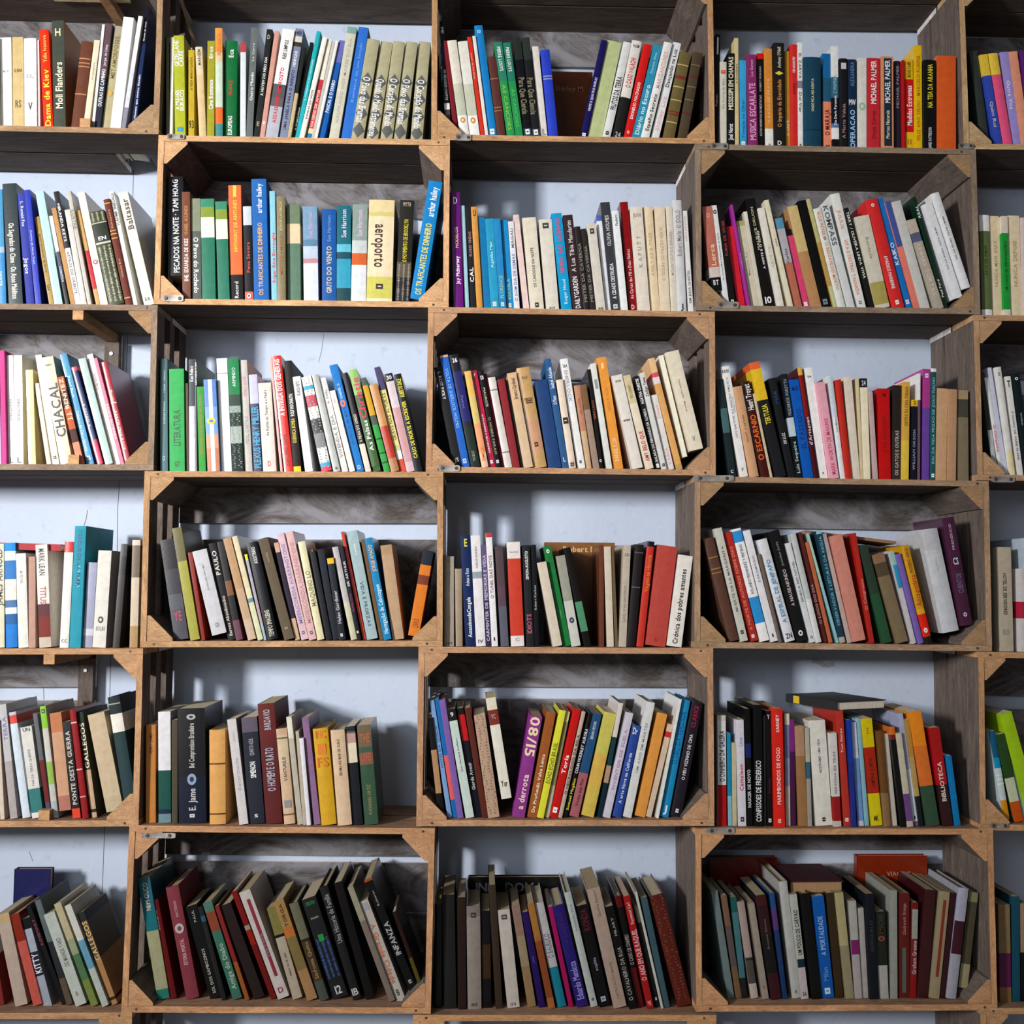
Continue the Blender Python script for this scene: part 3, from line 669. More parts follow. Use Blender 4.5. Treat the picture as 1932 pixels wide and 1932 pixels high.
1332 960 65 440 103828;u,E8F0E8,.06,.2,.6,REAL;u,e8e8e0,.65,.97,.5,Paul Ford
1400 1050 148 520 EEF1F6 ^1590;d,555,.25,.7,.15,HENRY ROTH · DEPOIS DO DIA
1560 1195 100 400 F0F3F8 ^1480;d,555,.25,.7,.2,HENRY ROTH · DEPOIS DO DIA
@1 4
#0 0 1
1853 1847 19 406 F0F0EE:.16,5F7048:.93,F4F4F4;u,3a4a28,.3,.6,.25,ARTE DE AMAR
1872 1866 20 408 EAD8B4;u,b8a078,.25,.7,.3,NUNCA MAIS AQUI
1894 1888 13 408 E8DCCC:.17,20A040:.93,E8DCCC;u,104a20,.25,.75,.35,UM CADAVER DESAPARECIDO
1907 1901 23 407 ECDDB8;u,b8a078,.25,.7,.3,NUNCA DEPOIS
1930 1925 14 411 DCC8C8
@2 0
#0 630 6
-45 -75 60 200 B8B0D8
20 -5 60 190 D0408C
88 65 82 245 F4F2F4;d,777,.4,.6,.3,DIRECTORIO;h,444,.93,.98,.6,L;h,888,.3,.31,.9,J
172 155 95 245 F6F5F8;d,777,.4,.6,.3,DIRECTORIO;h,444,.93,.98,.6,L;h,888,.3,.31,.9,J
325 290 100 410 D8C88C
520 380 60 565 E8DCC8
600 400 72 245 F0ECD0;h,333,.92,.95,.5,x
690 470 145 275 DED8B0:.12,D8CDB0;u,2A1A18,.25,.75,.95,CHACAL;h,555,.05,.1,.5,FREDERICK
868 640 95 495 B85A30:.15,5A3020:.35,C05830:.6,4a2a20:.75,D89070;u,F0D8B0,.02,.5,.6,J.J. BENITEZ
975 665 95 240 1888B8;d,C0E8F4,.2,.4,.4,Pearl Buck;d,C0E8F4,.52,.88,.4,Debaixo do Ceu a Historia;h,e8f4f4,.92,.96,.5,n
1105 805 68 385 D84050:.04,182858:.75,C83858;d,b0b8d0,.3,.7,.4,A ESTRELA
1195 885 92 290 A8C4BC;h,F0F4F0,.06,.09,.4,f
1295 980 72 240 F4F0E8;d,777,.17,.32,.4,Carolina Maria
1370 1060 45 280 D888A0;d,F8E0E8,.3,.9,.6,PAULO OUTRORA
1400 1125 78 325 A82030;d,F0C8C8,.25,.45,.5,Paris;b,F0D0D0,.42;d,F0C8C8,.5,.9,.4,BARCELONA ROCK
@2 1
#290 630 6
75 70 85 285 1C585C;u,B8D8D0,.1,.3,.35,Peter Hansen;u,9ac0b8,.36,.6,.35,Schermos;h,9cc,.86,.9,.4,D
180 170 172 400 3CAC58;u,1a4a28,.4,.75,.45,LITERATURA;h,1a4a28,.9,.95,.3,GT
375 360 28 560 5A4A44
405 395 75 290 181E28:.42,C8C8D0:.7,F0F0F4;u,E8E8E8,.06,.2,.6,Ken Follett
470 458 35 290 121820;u,E8E8E8,.03,.23,.9,LEN DEIGHTON
495 470 100 600 3CA040;u,B06830,.1,.8,.35,HISTORIAS DE GUERRA NA SELVA
600 552 150 520 4878C0:.3,6A98D0:.6,D89068:.75,C07048;S,F0F4F8;h,F0D020,.42,.49,.9,O
765 710 120 280 F6F6FA:.13,D08890:.14,D8D8E0:.17,FAFAFC
890 835 130 285 20804C:.32,3A4A42:.42,9AA8A0:.48,2c3c34:.6,A8B4AC:.75,24302C;u,C0E0C8,.08,.25,.3,ARMINDO;~,7a8a80
1030 965 90 300 C8C4BE;u,D09090,.15,.33,.4,HENRY CANE;u,999,.5,.75,.4,FIDEL CASTRO
1135 1075 95 465 C0C0E0:.3,1A2A48;u,40A8D8,.33,.96,.85,PLEXUS HENRY MILLER
1240 1180 150 560 DCD4C8;u,666,.08,.6,.2,As Ruinas do Tempo e a Pedra;h,E04838,.88,.94,.3,D
1435 1310 30 265 E8B0A8
1468 1325 115 255 DC3C34;u,F8F0F0,.03,.52,.55,A INTRIGA DOS GENERAIS;u,701010,.68,.95,.3,DON LOPEZ CASTO
1585 1475 85 310 2A2624:.95,F0D830;u,E8E8E0,.3,.5,.5,ROLF HOCHHUTH;u,D8C040,.52,.74,.5,GUERNICA BOMBA
#530 630 6
275 132 88 490 E4E4E4:.2,F0F0F4;u,555,.05,.2,.45,FRANCA NETO
462 230 120 495 E8E4DC:.1,28A8D8:.14,E8E4DC:.2,C04050:.32,E8E4DC:.45,3A3A3A:.6,808080:.75,E0E0E0:.91,30A8D0:.95,E04050;~,9a9a9a
595 342 85 475 B8BCB8;h,333,.95,.98,.3,o
690 435 75 505 D8D8D4;u,888,.4,.85,.5,VIVENDA E DIA;u,777,.1,.3,.3,R. EARL
778 550 65 650 EEE6DC;h,c99,.05,.2,.3,E
850 547 95 362 1E78C8;u,B8D8F8,.18,.32,.3,GABRIEL G;h,F07858,.33,.4,.7,O;u,1850A0,.4,.75,.3,CRONICA DE UMA MORTE;h,D0E4F8,.94,.98,.4,CD
960 692 65 450 14100E:.72,E8D8C8;u,D8D0C0,.42,.7,.5,A FILHA DO AMIGO
1045 765 95 415 90C060:.25,40602C:.35,406030:.95;u,D83868,.08,.48,.8,Christie;u,E8E8E0,.5,.8,.5,As Falsas
1170 895 70 510 586058:.08,D0A030:.4,505850:.5,38A048;b,205828,.65;b,205828,.8;b,205828,.9
1250 1000 95 585 C89058:.48,B84030:.85,B88058
1350 1055 70 385 4A4468:.22,E0D488:.75,C0C890:.8,F0F0F0:.88,D85040;u,6a6030,.25,.7,.5,GRAVE NAS ALTURAS
1425 1170 95 460 201C28:.08,D8C8CC:.35,CC9CA0:.9,D8B8C0;h,e0e0e0,.02,.06,.6,30
1520 1275 88 465 181C1C;u,F0E040,.05,.24,.6,ALBERTO DALE;u,F0E040,.28,.86,.5,CASO DE MORTE A ESCREVER
@2 2
#800 630 6
325 100 98 385 15161C;d,E8E8EC,.05,.33,.35,L. ROSS RICKY;h,ccc,.92,.96,.5,JS
430 180 92 250 D8A890:.02,2060C0;d,80B0F0,.12,.65,.4,VOLTA DE SHERLOCK HOLMES;h,a8c8f0,.92,.97,.5,f
535 285 105 245 1C1A28:.15,2C2C68:.6,28283C:.64,28342C;h,F4F4F4,.03,.07,.5,26;d,6a6ab0,.25,.6,.25,Poirot;d,90a090,.86,.95,.3,STORYAL
655 455 82 430 E8B860:.25,D8C070:.55,F0A070:.85,E8C0A0;u,E07840,.78,.95,.4,EMILE
740 525 72 425 C02848;d,F0D0D8,.45,.85,.3,ALEXANDRE E SEU MUNDO;h,F4F4F4,.03,.06,.4,7;h,F4F4F4,.92,.96,.5,W
813 612 65 425 14100E;d,C0B8A0,.15,.4,.4,MAURICE;d,A09878,.45,.9,.4,O NOBRE FARAO;h,F4F4F4,.05,.09,.5,13;h,F4F4F4,.92,.96,.5,W
880 680 32 455 8A1838
915 722 85 500 DCD6D0;b,888,.14;b,888,.83
1005 830 82 520 8C2830
1092 915 35 530 1A1818
1128 935 110 450 DCB890:.4,D8BC98:.7,DCBE9C;u,4a3830,.06,.28,.4,Ernesto Cardenal
1245 1045 148 395 C8A068:.5,CC9C78:.85,C8A068;u,4a3420,.33,.36,.5,II;h,4A3424,.28,.35,.6,DOM JOAO;h,5a2a20,.72,.82,.3,j;h,8a7040,.07,.13,.4,BEJAR
1410 1248 148 535 2C4878
1570 1365 75 290 30588C;u,D8E4F4,.08,.27,.6,Isabel Allende;u,D8E4F4,.34,.42,.6,O Plano;h,cde,.9,.94,.5,L
1640 1490 82 525 E8D8C4;h,332c2c,.43,.5,.8,/;h,332c2c,.92,.98,.8,#
#1050 630 6
240 38 88 290 F2F0EE;h,246,.05,.08,.5,264;d,a0a0b0,.1,.4,.4,SHERLOCK;h,333,.92,.96,.3,f
328 195 78 590 C08868:.55,D0B088;u,9a5a48,.1,.4,.3,CLAUDE
412 262 75 580 7A5A44:.3,A08878
490 345 55 405 201C1A;d,A85040,.3,.52,.5,COSTABEL;h,ddd,.9,.93,.6,o
548 360 85 340 E0E2DC;h,999,.15,.24,.7,I
648 452 110 275 EC9C44;h,F8D8B0,.05,.1,.3,I;u,F4D0A0,.72,.93,.45,RAFAEL E DIA;u,D08838,.25,.5,.3,SERTAO
860 622 130 480 E8E2D8;h,444,.42,.55,.6,MONSIEUR;h,666,.04,.09,.5,ARTHUR
1005 738 100 480 D8C8A0:.3,E8DCC4;u,C04050,.6,.92,.5,AMY BELO QUE;u,8a7848,.1,.25,.35,TEX KARNEY
1128 872 60 485 252525;u,F0F0F0,.03,.3,.6,AGATHA CHRISTIE;u,d8d8d8,.35,.95,.5,A BALADA DO FERNANDO DE ALMEIDA;h,eee,.94,.98,.6,X
1195 940 55 445 DCDCD8;u,444,.05,.25,.6,Zadiga Teles;h,333,.94,.97,.6,M
1255 1062 82 700 EAE6E4;u,E8A8A0,.1,.35,.4,Dinah;u,E0A8A8,.7,.95,.4,VARIA
1355 1035 90 285 ECC08C:.13,D85868:.17,EDE0E0:.23,E4AC68:.95,C8A060
1420 1145 70 250 F4EEDA ^1400
1495 1215 175 215 E8DEC8 ^1330;d,7a7058,.15,.75,.1,Joaquim Aguilar · Memoria;h,888,.86,.91,.3,V
@2 3
#1340 630 6
215 65 90 520 243438:.3,48686C:.55,253236;h,dde,.93,.96,.5,C
322 105 115 375 F0EEEA;d,889,.1,.65,.25,A ULTIMA COLONIA DO ARQUIPELAGO;h,246,.03,.06,.8,KKKK;d,aab,.1,.6,.2,ANTONIO,.25;h,555,.92,.95,.3,F
440 248 112 605 D0A078;u,7a5030,.32,.62,.2,SALVAT · A CULTURA
570 345 105 550 3A2420:.3,4A1C10;u,F4F4F4,.03,.3,.65,Henri Troyat;u,E86828,.35,.82,.6,O ESCARNIO
680 480 30 680 D0C0A0
735 430 130 335 E8683C:.06,E8C030:.33,242428;u,E8D840,.37,.54,.5,TERTULIA
885 660 85 510 15181E;u,284878,.1,.28,.4,MAR;u,ddd,.55,.66,.4,DE LUZ
975 800 70 460 20262E:.42,C0D4DC:.6,1A1E24;u,8898a8,.05,.4,.5,FREDERICK FORSYTH;u,a8c0c0,.65,.95,.5,Luiz Sequeira
1058 888 112 525 0858B8;u,083878,.3,.7,.5,EL PASSADO;h,083060,.06,.12,.6,MAR
1178 985 50 385 E0B048:.07,8A1C20:.45,4a1420;u,E0C8D0,.45,.7,.7,d'Artagnan
1240 1060 95 390 F2F4F6;h,333,.07,.09,.4,124;h,333,.94,.96,.3,I
1350 1188 110 555 E8A8B8;u,D04870,.38,.96,.4,MARK WORTH DE MAKING
1470 1325 60 480 CCD8E4:.4,E8EEF4;u,89a,.4,.55,.4,Jose Mauro
1535 1412 70 525 C03020
1605 1505 95 490 E4D8C8
1705 1655 28 500 D8C8A0
1730 1690 85 505 24242C:.09,F2E8C8;h,eee,.02,.07,.5,24
#1600 630 6
295 232 45 655 C0A8A8
350 335 135 620 C41418;h,4a1010,.05,.09,.3,UM;u,8a1014,.3,.7,.3,O SOL DE ROTHNEY
500 510 100 585 2A2220:.48,3a302e;u,B8B0A8,.48,.95,.4,OS GATOS E OUTRAS
605 620 80 545 D8A848:.6,E0C048;u,7a5010,.05,.45,.5,DENTRO DA CASA CUBANA
705 722 75 750 E8C030:.08,181C2C;h,222,.01,.06,.5,D;u,8894b0,.35,.9,.4,WILLIAM ORSON
785 790 30 450 F0F0F2:.25,705068
830 848 85 400 B04090:.35,6848A0;h,e0d0f0,.04,.08,.5,N
928 940 60 395 EEF4F4:.03,285458;u,80B8B8,.08,.85,.5,BAL DA VIDA PRISAO DE JOAO FIALHO;h,eee,.93,.98,.6,W
985 1005 130 620 C8A078
1125 1138 95 630 B8906C
1235 1228 130 640 A89070:.1,4a4a40:.3,80745C
@2 4
#1600 630 6
1640 1480 60 440 3a403c:.6,b8c0c0
1710 1535 60 500 E8ECEC;d,D84860,.45,.8,.6,O Chinesinho
1755 1565 58 385 CDD0E4
1830 1665 65 380 E4E4E0:.77,EDE0B0;h,555,.05,.08,.4,12
1920 1775 65 485 E8E8E4;d,666,.35,.85,.35,O DIARIO DE ANNE FRANK;h,333,.04,.11,.8,T
2000 1850 90 450 16262A;d,aaa,.3,.6,.2,WORLD;h,eee,.04,.07,.4,O
@3 0
#0 960 6
-55 -62 110 400 D8D4B8;u,3a3a30,.05,.6,.6,JAMES ARNOLD
65 45 130 390 1E8CE0:.08,DCE4F0:.17,3878C0:.35,E8E4DC:.55,5078A8:.62,E0E8F4:.68,2860A0:.78,1878D0
210 180 130 510 DCDCD4;d,888,.18,.32,.4,UMA VIDA PARA
312 310 100 545 B89080
430 385 150 410 E8E4DA:.58,5A3038:.7,7A2C20:.9,c8b8a8;d,3a3430,.04,.3,.5,MARK LEAN;d,A05048,.41,.58,.5,TITUS
675 735 100 375 D83838:.1,ECE8E0;h,555,.92,.95,.6,CC
785 850 148 195 1898B8:.02,1090A8;d,0C3C70,.03,.5,.3,TESOUROS LA FUER;u,6ac8e0,.33,.5,.3,Dinastia
915 975 125 610 9A9CB8:.78,C8C8D0:.86,9A9CB8
1045 1115 150 475 DCD8D0;h,3a3030,.68,.75,.4,O;h,999,.78,.83,.6,BOLIN
1275 1370 75 400 3A3A3C:.12,1a1a1c:.3,35302e
1465 1500 90 355 D8C0B0:.05,6a5a48:.35,C8B8A0:.8,A88858
@3 1
#270 960 6
355 190 165 360 20181C:.3,3A3A40:.55,50525A:.7,4A4A50;h,B03850,.63,.9,.5,YE
535 325 110 225 686038:.3,A09C40
655 505 60 500 8A2810
745 520 215 490 C4C4CA ^1440;d,666,.15,.5,.1,UM PAIS UM POVO;h,888,.86,.92,.25,M
960 735 95 400 1A1820;u,D0C8B8,.08,.33,.55,PAULO;u,C8B8A8,.55,.96,.4,Barcos Abandonados
1055 835 95 380 1C1418:.4,7a5038:.55,1C1418:.8,6A4450
1165 880 118 345 B89068:.5,C0A080:.8,C8B098
1300 1005 92 320 D8CCA8:.5,E0D8B0:.6,6090a0:.64,D4D8B0
1350 1130 48 520 E8D838:.07,A8A8B8:.55,B8A0A8:.8,A8B8C8
1410 1170 125 395 10141E;u,D8D8D0,.05,.22,.35,AGOSTINHO;u,C8C8B0,.7,.97,.45,TEMPO IMAGENS
1600 1300 125 350 5C5040;h,8a8068,.88,.9,.4,x;u,988c70,.14,.24,.2,CASTRO
1720 1475 60 390 C8A088:.1,2C1C38:.78,C8A888
1790 1510 85 290 D0B4BC;u,8878A8,.1,.85,.5,MISERICORDIA HARRINGTONS;h,555,.92,.95,.4,M
#540 960 6
260 -10 88 270 D8B0B0;u,B88888,.1,.85,.5,MISERICORDIA HARRINGTONS;h,555,.92,.95,.4,M
350 130 85 380 E0D8B0;u,888060,.3,.66,.6,MAQUINO LO
455 260 70 470 181C24;h,C8A020,.0,.02,.3,I
520 345 90 465 22202a:.1,182438:.25,1A1E2C
590 450 85 565 E8B828:.07,20242E;u,B8B8C0,.4,.8,.5,Helen Gordimer;h,ccc,.92,.96,.4,K
735 520 68 440 B8B4B4:.6,C8C4A8
805 600 62 430 14162A;u,C8C8D0,.12,.47,.55,SIR ARTHUR;u,8a3848,.5,.7,.5,HARLOW;h,ff6,.9,.93,.5,Z
860 605 48 265 C84030
915 680 125 265 A0B8BC;d,405868,.47,.88,.3,VIDA E PROEZAS;u,E0ECEC,.08,.26,.2,Costa
1060 845 40 350 6A5038
1105 885 88 340 1A80B8;u,E0B080,.07,.33,.5,JORGE AMADO;u,C8E4F4,.46,.94,.55,Navegação de Cabotagem
1205 1065 130 420 B08C68:.1,B89878
1375 1545 125 485 1C2430:.17,D87820:.29,7A3A20:.4,D87820 ^1450;u,7a3a10,.8,.9,.5,LIVRO
@3 2
#810 960 6
165 165 115 540 A09484;h,665,.03,.06,.3,L;h,555,.95,.98,.6,288
300 290 80 680 A08E78
405 345 120 305 142C54;h,E0D040,.03,.1,.4,E;u,C8D0E0,.3,.46,.35,Adeus a Rios;u,E8ECF4,.56,.92,.4,AssassinosdeCongela
530 465 108 305 E4E0E2:.33,90a0a8:.39,E4E0E2;u,666,.1,.3,.2,CARLOS ALFREDO;h,444,.94,.97,.5,IV
642 585 58 410 5A5078:.55,302a4a;u,c0b8d8,.1,.95,.6,CARPENTER DE MEMORIAS E VIDA
705 635 72 275 C04048:.04,E8E6E8;u,885a70,.2,.58,.5,O TUNEL DAS NOVE;h,333,.92,.95,.5,1
810 740 90 430 504448:.4,5A4450:.6,585868
925 875 150 380 E8E0DC:.16,CC4434:.9,E8E0DC;h,aaa,.07,.12,.6,Francis Bacon;h,888,.92,.95,.4,C
1100 1050 85 415 1A1C22;u,E8E8E8,.06,.34,.4,SIMON-AUGUSTO;u,B85868,.68,.87,.6,IDIOTS
1188 1150 58 410 17181e;u,aaa,.4,.64,.4,Robert Karlson
1400 1218 122 615 D8CCB8;h,c09,.07,.1,.01,I
1505 1275 105 435 14733A;h,F0F8F0,.03,.07,.4,O;u,60a870,.6,.76,.2,crime
1610 1430 115 540 9A9A8C:.5,C8C8C0;h,1A3050,.68,.75,.5,O
1745 1510 90 450 181410:.55,50906A:.85,181410
#1080 960 6
305 300 60 410 6A4030
380 345 95 430 D8CCB8
478 430 45 430 6a5844
510 565 105 415 C0B4A4;u,8a8074,.3,.85,.3,LEO VALENTINO;h,666,.08,.11,.6,CD
600 700 110 410 201418;b,555,.08;b,555,.42
722 850 80 375 18182C:.05,C83C30;u,E07838,.13,.48,.6,Viagem na Historia
820 960 230 435 B84840;h,8a2c28,.92,.96,.2,U
1068 1200 165 540 E8E4DC;u,222,.15,.97,.35,Crónica dos pobres amantes
@3 3
#1310 940 6
390 100 120 465 5A4238;b,9a7040,.19;b,9a7040,.3;b,9a7040,.34;d,000,.0,.01,.01,I
520 220 92 350 C8C8BC;u,666,.1,.8,.3,MUERTE DE LA MARGARITA;h,333,.9,.94,.4,f
632 330 95 400 B03028;u,D88068,.13,.9,.35,A MORTE DE AUTORES SOBRE DIAS;h,eee,.94,.97,.4,W
745 420 110 360 F0F0F4:.02,3090D8:.12,F0F0F4:.61,3090D8:.84,F0F0F4;u,556,.14,.58,.3,ROLANDO FERNANDEZ Y PINTEROS
865 548 95 375 E6E6EA;u,889,.1,.6,.3,SARAMAGO;h,333,.93,.96,.3,1
960 720 35 640 6A5C54
1030 710 115 480 DDDEE4;u,3888B8,.2,.82,.4,A ESPIRAL DE JENIPAPO;h,333,.92,.97,.6,ZN
1165 835 130 385 1C1C1E;u,C8B8B8,.35,.68,.3,A NAUSEABUNDO;h,ddd,.9,.95,.4,O;u,888,.1,.32,.2,Jonathan Swift
1310 1030 62 515 D8DCE0;u,666,.08,.7,.4,SENECA NO NOVEL;h,333,.93,.96,.5,CA
1378 1085 65 410 C0C4C4:.6,DCDCDC
1455 1165 55 400 5A2A28;u,b09090,.45,.85,.5,O LOCO DO DIA
1525 1255 65 505 C06848
1595 1255 45 400 A8CCC0:.5,90C8D0
1640 1370 72 375 88C0CC:.03,20404E:.95,b0b0a0;u,60A8B8,.05,.85,.5,OBSERVADOR E LEITURAS DA REGUA
1735 1445 52 405 B0A0A0:.2,C0A8A0:.6,b8a8a0
1790 1525 155 435 D08878 ^1630
#1610 940 6
185 -25 55 400 B03028;u,D88070,.42,.7,.6,O Congresso
335 60 105 550 304034:.5,2C5038
490 215 140 650 8a6a50:.1,504838:.25,7A6A50
665 410 50 605 90C0B8:.15,3090B8:.4,C8C4C8
735 475 65 640 7860B0
810 540 90 550 D09820:.65,E0A820:.7,E02810:.93,1c1c1c;u,C04018,.3,.62,.6,Antagonista;u,7a5010,.02,.28,.4,FREDERIC ABREU;h,eee,.84,.89,.5,O
1010 760 195 370 BEC0C6:.2,C8CCD2 ^1530;d,aaa,.25,.45,.1,CONTOS
1220 1000 140 230 4A2840 ^1450;u,b0a0b0,.06,.3,.2,FREDERICO;h,C8D8E8,.37,.44,.4,CS;u,6a6080,.52,.7,.45,CUENTOS;h,c8c0d0,.88,.92,.3,o
@3 4
#1610 940 6
1650 1620 165 555 B8AC98;d,3a3028,.25,.65,.25,HOTEL DE SERVIDORES;h,888,.78,.85,.4,RIO
1875 1865 90 800 D8D4D4:.4,B83048:.6,D8D4D4
1965 1880 90 455 B8C8D8
@4 0
#0 1280 6
5 -55 55 480 D8C8B8
100 -30 115 300 C0C0C0:.5,B0A8A8;u,8070b0,.1,.33,.5,TERRA
240 75 105 390 D0C8D8:.03,D85048:.11,D4E2EE
365 230 130 560 DCDAD4:.68,3A7878:.94,E0E0DC;u,777,.25,.65,.2,PAIS DA TERRA QUENTE;h,444,.01,.05,.6,UN
535 370 50 400 606468:.45,702828:.85,504860
595 450 75 320 8AC840:.2,C8C8C0:.5,90B850:.7,C0C0B8:.85,a0b0b0;h,2a5a20,.01,.08,.6,j
655 545 148 400 C0784C:.2,C89878:.85,B07060 ^1505
825 705 90 495 2a2e2e:.08,282420:.9,E04830;u,C8C0B8,.1,.86,.55,PONTE DESTA GUERRA
935 785 78 360 901820;b,E8C0C0,.12;b,E8C0C0,.55;b,d0a0a0,.8
1030 870 70 385 203828:.1,3A3C30:.55,C8A888:.92,302820:.95,C8A888;u,E8E0C0,.1,.54,.85,GALLEGOS
1205 990 200 420 C8B494:.85,C0B090 ^1520
1405 1230 140 220 1C2C30:.17,E8E4D8:.35,1C3030:.36,203C40 ^1370;b,a0a890,.07
@4 1
#260 1280 6
92 92 110 530 C07C40;u,4a3020,.08,.3,.3,HENRY JAMES
235 230 140 380 E0E0E4:.53,1C5048:.88,1C3048:.92,6a8a90
385 385 65 470 4a4434
455 440 320 345 181A20:.6,182034;h,A8A8A8,.05,.1,.35,O;u,B8B8B0,.13,.52,.2,Bel Compromisso Brasileiro;h,8098b8,.57,.67,.5,O;u,B8B8B8,.7,.89,.25,E. Jame;h,ccc,.92,.95,.2,A
815 810 180 585 D8A058;b,5a3018,.36;b,5a3018,.89
1150 1010 105 470 D0CCCC;u,a8a8b0,.3,.75,.35,Benarmanlo;u,c0a0a8,.1,.25,.2,ernal
1255 1165 185 450 5A5060:.14,1C2030;u,F0F0F0,.42,.57,.35,SIMENON;u,a0a0a8,.2,.36,.3,QUARTO AZUL;h,eee,.91,.94,.3,S
1450 1355 195 295 601C18:.3,581818;u,A8A8B0,.05,.22,.4,BARDAVIO;u,A8A8B8,.37,.73,.5,O HOMEM E O RATO
1655 1560 125 575 C8A888:.07,CCB898:.4,D0B090;u,444,.3,.55,.3,VANTURIUS;h,888,.75,.83,.7,A;b,6a5a48,.1;b,6a5a48,.9
#500 1280 6
370 240 60 440 DCD8C8:.2,B8B0A0
432 345 38 600 B8AC98
470 385 60 680 E0DEE8
540 400 90 450 8A6890
640 540 170 575 D0A020;h,D87820,.02,.1,.65,INC;h,D87820,.13,.3,.8,A;h,D06820,.3,.4,.7,FS
825 740 160 590 D4B898;u,4a3a2a,.1,.48,.2,BRUMA NO MAR DE OURO
1000 905 110 550 283038:.05,5A6058:.07,C09890:.17,E0D4B8:.37,20242A
1130 1040 155 535 70604C:.22,48584A:.28,805A48:.4,3C5444;h,B05838,.06,.2,.7,THE;h,B05040,.28,.36,.7,LIFE;u,8A7A50,.6,.9,.25,PUCHADES ORTIZ
@4 2
#790 1280 6
215 85 75 450 181414:.35,B08860:.82,181414
320 115 60 255 7AA0D0;u,3A60A0,.15,.65,.5,ANTES DA QUEDA
390 180 50 230 2068B0:.48,E06060:.85,2068B0
440 230 75 250 7858A0
525 310 105 355 202020:.11,C8D8D0;u,556,.25,.6,.2,Jaun Haward Scolhett;h,ddd,.03,.07,.5,9
640 430 78 345 201818:.06,C02028:.3,181C28;u,c0c0c0,.5,.75,.5,Giorda Avenir
718 518 70 340 5A3024
785 620 145 425 B89880;~,8a7060
925 745 140 230 E0D8C4:.12,7A3024:.27,E2DED0 ^1370;h,3a2820,.8,.9,.6,Yur;h,c0a0a0,.16,.21,.4,VC
1040 1245 155 440 8A3888;d,F0D8B0,.01,.4,.85,08/15;u,F0D8C0,.58,.92,.5,a derrota
1225 1445 112 395 A05830;u,F0E0C8,.4,.95,.35,De Profundis Valsa Lenta
1330 1585 85 370 E0E040;u,6a6a18,.3,.68,.6,ECHO ECHO BRASIL
1420 1660 55 380 C8C880:.1,8A8458:.7,b8b49a
1475 1745 92 360 C81C18;u,F8F0F0,.42,.6,.5,Torla;h,fff,.89,.97,.6,Z
1575 1845 45 380 C0A898;u,444,.1,.9,.6,O NECROLOGIO DA BELA
1635 1920 50 400 141410;u,D8D040,.63,.93,.6,Samuel Magilen;u,E8E8F0,.15,.58,.7,COLIN MCKINLEY AURORA
#1060 1280 6
75 340 112 410 2C5078:.58,A86068;u,C8D0D8,.08,.25,.3,BRIAN MOON;u,4a1a20,.63,.9,.3,Viciou sua Flor
215 475 155 405 C8C05A:.4,D8B050:.7,D0B850
395 640 55 285 D8D0C8:.3,204048:.55,b09078:.7,103038
460 725 85 400 D0CCDA;u,B088B0,.15,.75,.4,INVENTOR DE SUELA
565 790 105 545 3A58A0:.05,2A4898;u,D8DCF0,.3,.85,.35,A arte Nova na California;h,ddd,.02,.1,.5,Dr
690 960 95 280 D8DAD8;u,999,.1,.7,.3,UM ANO EM MARTES
820 1075 120 410 E09848
950 1200 80 530 D0B8A0:.08,B83028:.14,D0B8A0
1055 1320 40 240 E8E8E4
1095 1345 110 255 1C8CC0;u,1058A0,.1,.55,.5,O USO DA VERDADE;h,def,.9,.96,.5,J
1225 1470 125 285 2A2430;u,D8D8D8,.28,.68,.3,O MEU VIZINHO DE CIMA;u,A02040,.03,.22,.4,CLARICE;h,ddd,.93,.97,.3,x
@4 3
#1330 1280 6
150 140 95 420 C8C4C0:.05,D8D8D8:.63,B01010;u,2a2a30,.14,.6,.6,O DINHEIRO DA GALERA
262 245 45 620 2088B0:.68,80B8C8
312 302 55 730 C0B898
370 340 98 470 D4D2DC;u,C04050,.42,.67,.5,Camaleon;u,8090c0,.17,.25,.5,Love;h,333,.91,.96,.5,f
480 450 60 345 101014:.3,203060:.42,101014;u,D8D8D8,.52,.84,.6,NASCER DE NOVO
560 545 100 300 101012;u,D8D8D8,.46,.96,.6,CONFISSOES DE FREDERICO
670 660 28 420 303034
695 675 75 370 141014;u,5a1a28,.4,.9,.4,Paixoes;h,ddd,.03,.07,.6,Y;h,ddd,.93,.97,.6,W
775 745 132 345 D82818;u,F8E0D8,.05,.2,.3,SARNEY;u,F8D8D0,.33,.81,.35,MARIMBONDOS DE FOGO;h,f8c0b0,.93,.97,.3,A
915 902 55 400 D8D0B8:.1,7070A0:.4,9090B0:.65,C8B8A8
975 955 60 470 7A3078:.3,4a2048
1055 1010 110 545 B08868:.3,9a7048
1165 1130 55 560 B0B09C:.35,406078:.52,A09A90
1230 1145 215 480 E0DED4;u,555,.18,.5,.15,NOSTROMO · UMA VIDA;h,222,.92,.96,.2,N
1460 1405 85 620 D4D0CC:.68,981C1C:.94,C8C0B8;u,777,.2,.65,.3,PERSONA DE TRAS
1570 1480 90 360 B83C30;u,E8C8C0,.16,.37,.3,Tom Sharpe;h,f0e0e0,.93,.96,.5,W
1660 1600 60 475 1840A0:.4,2A3888
1730 1640 72 500 C8D0E8:.35,7098D0:.95,d0d0e0
1800 1700 62 455 88B8C8
#1610 1280 6
200 80 130 460 D8C010:.27,A83018:.7,D8C818;h,8a7a10,.03,.2,.2,E;u,5a1408,.37,.65,.3,LAMPIAO O NETO;h,4a3a10,.9,.96,.4,MK
350 260 80 600 6a4820:.65,8a6848
435 330 70 630 C8BFB0
530 395 75 550 D87030:.08,702828:.13,141418
605 470 75 625 C8C0A8:.65,6A4C80:.94,c8b8a8
680 505 60 400 A0A8C8:.5,D0D8E8:.96,7a6090;h,334,.91,.94,.6,1
740 575 60 470 B88840:.35,B8985a:.72,202422
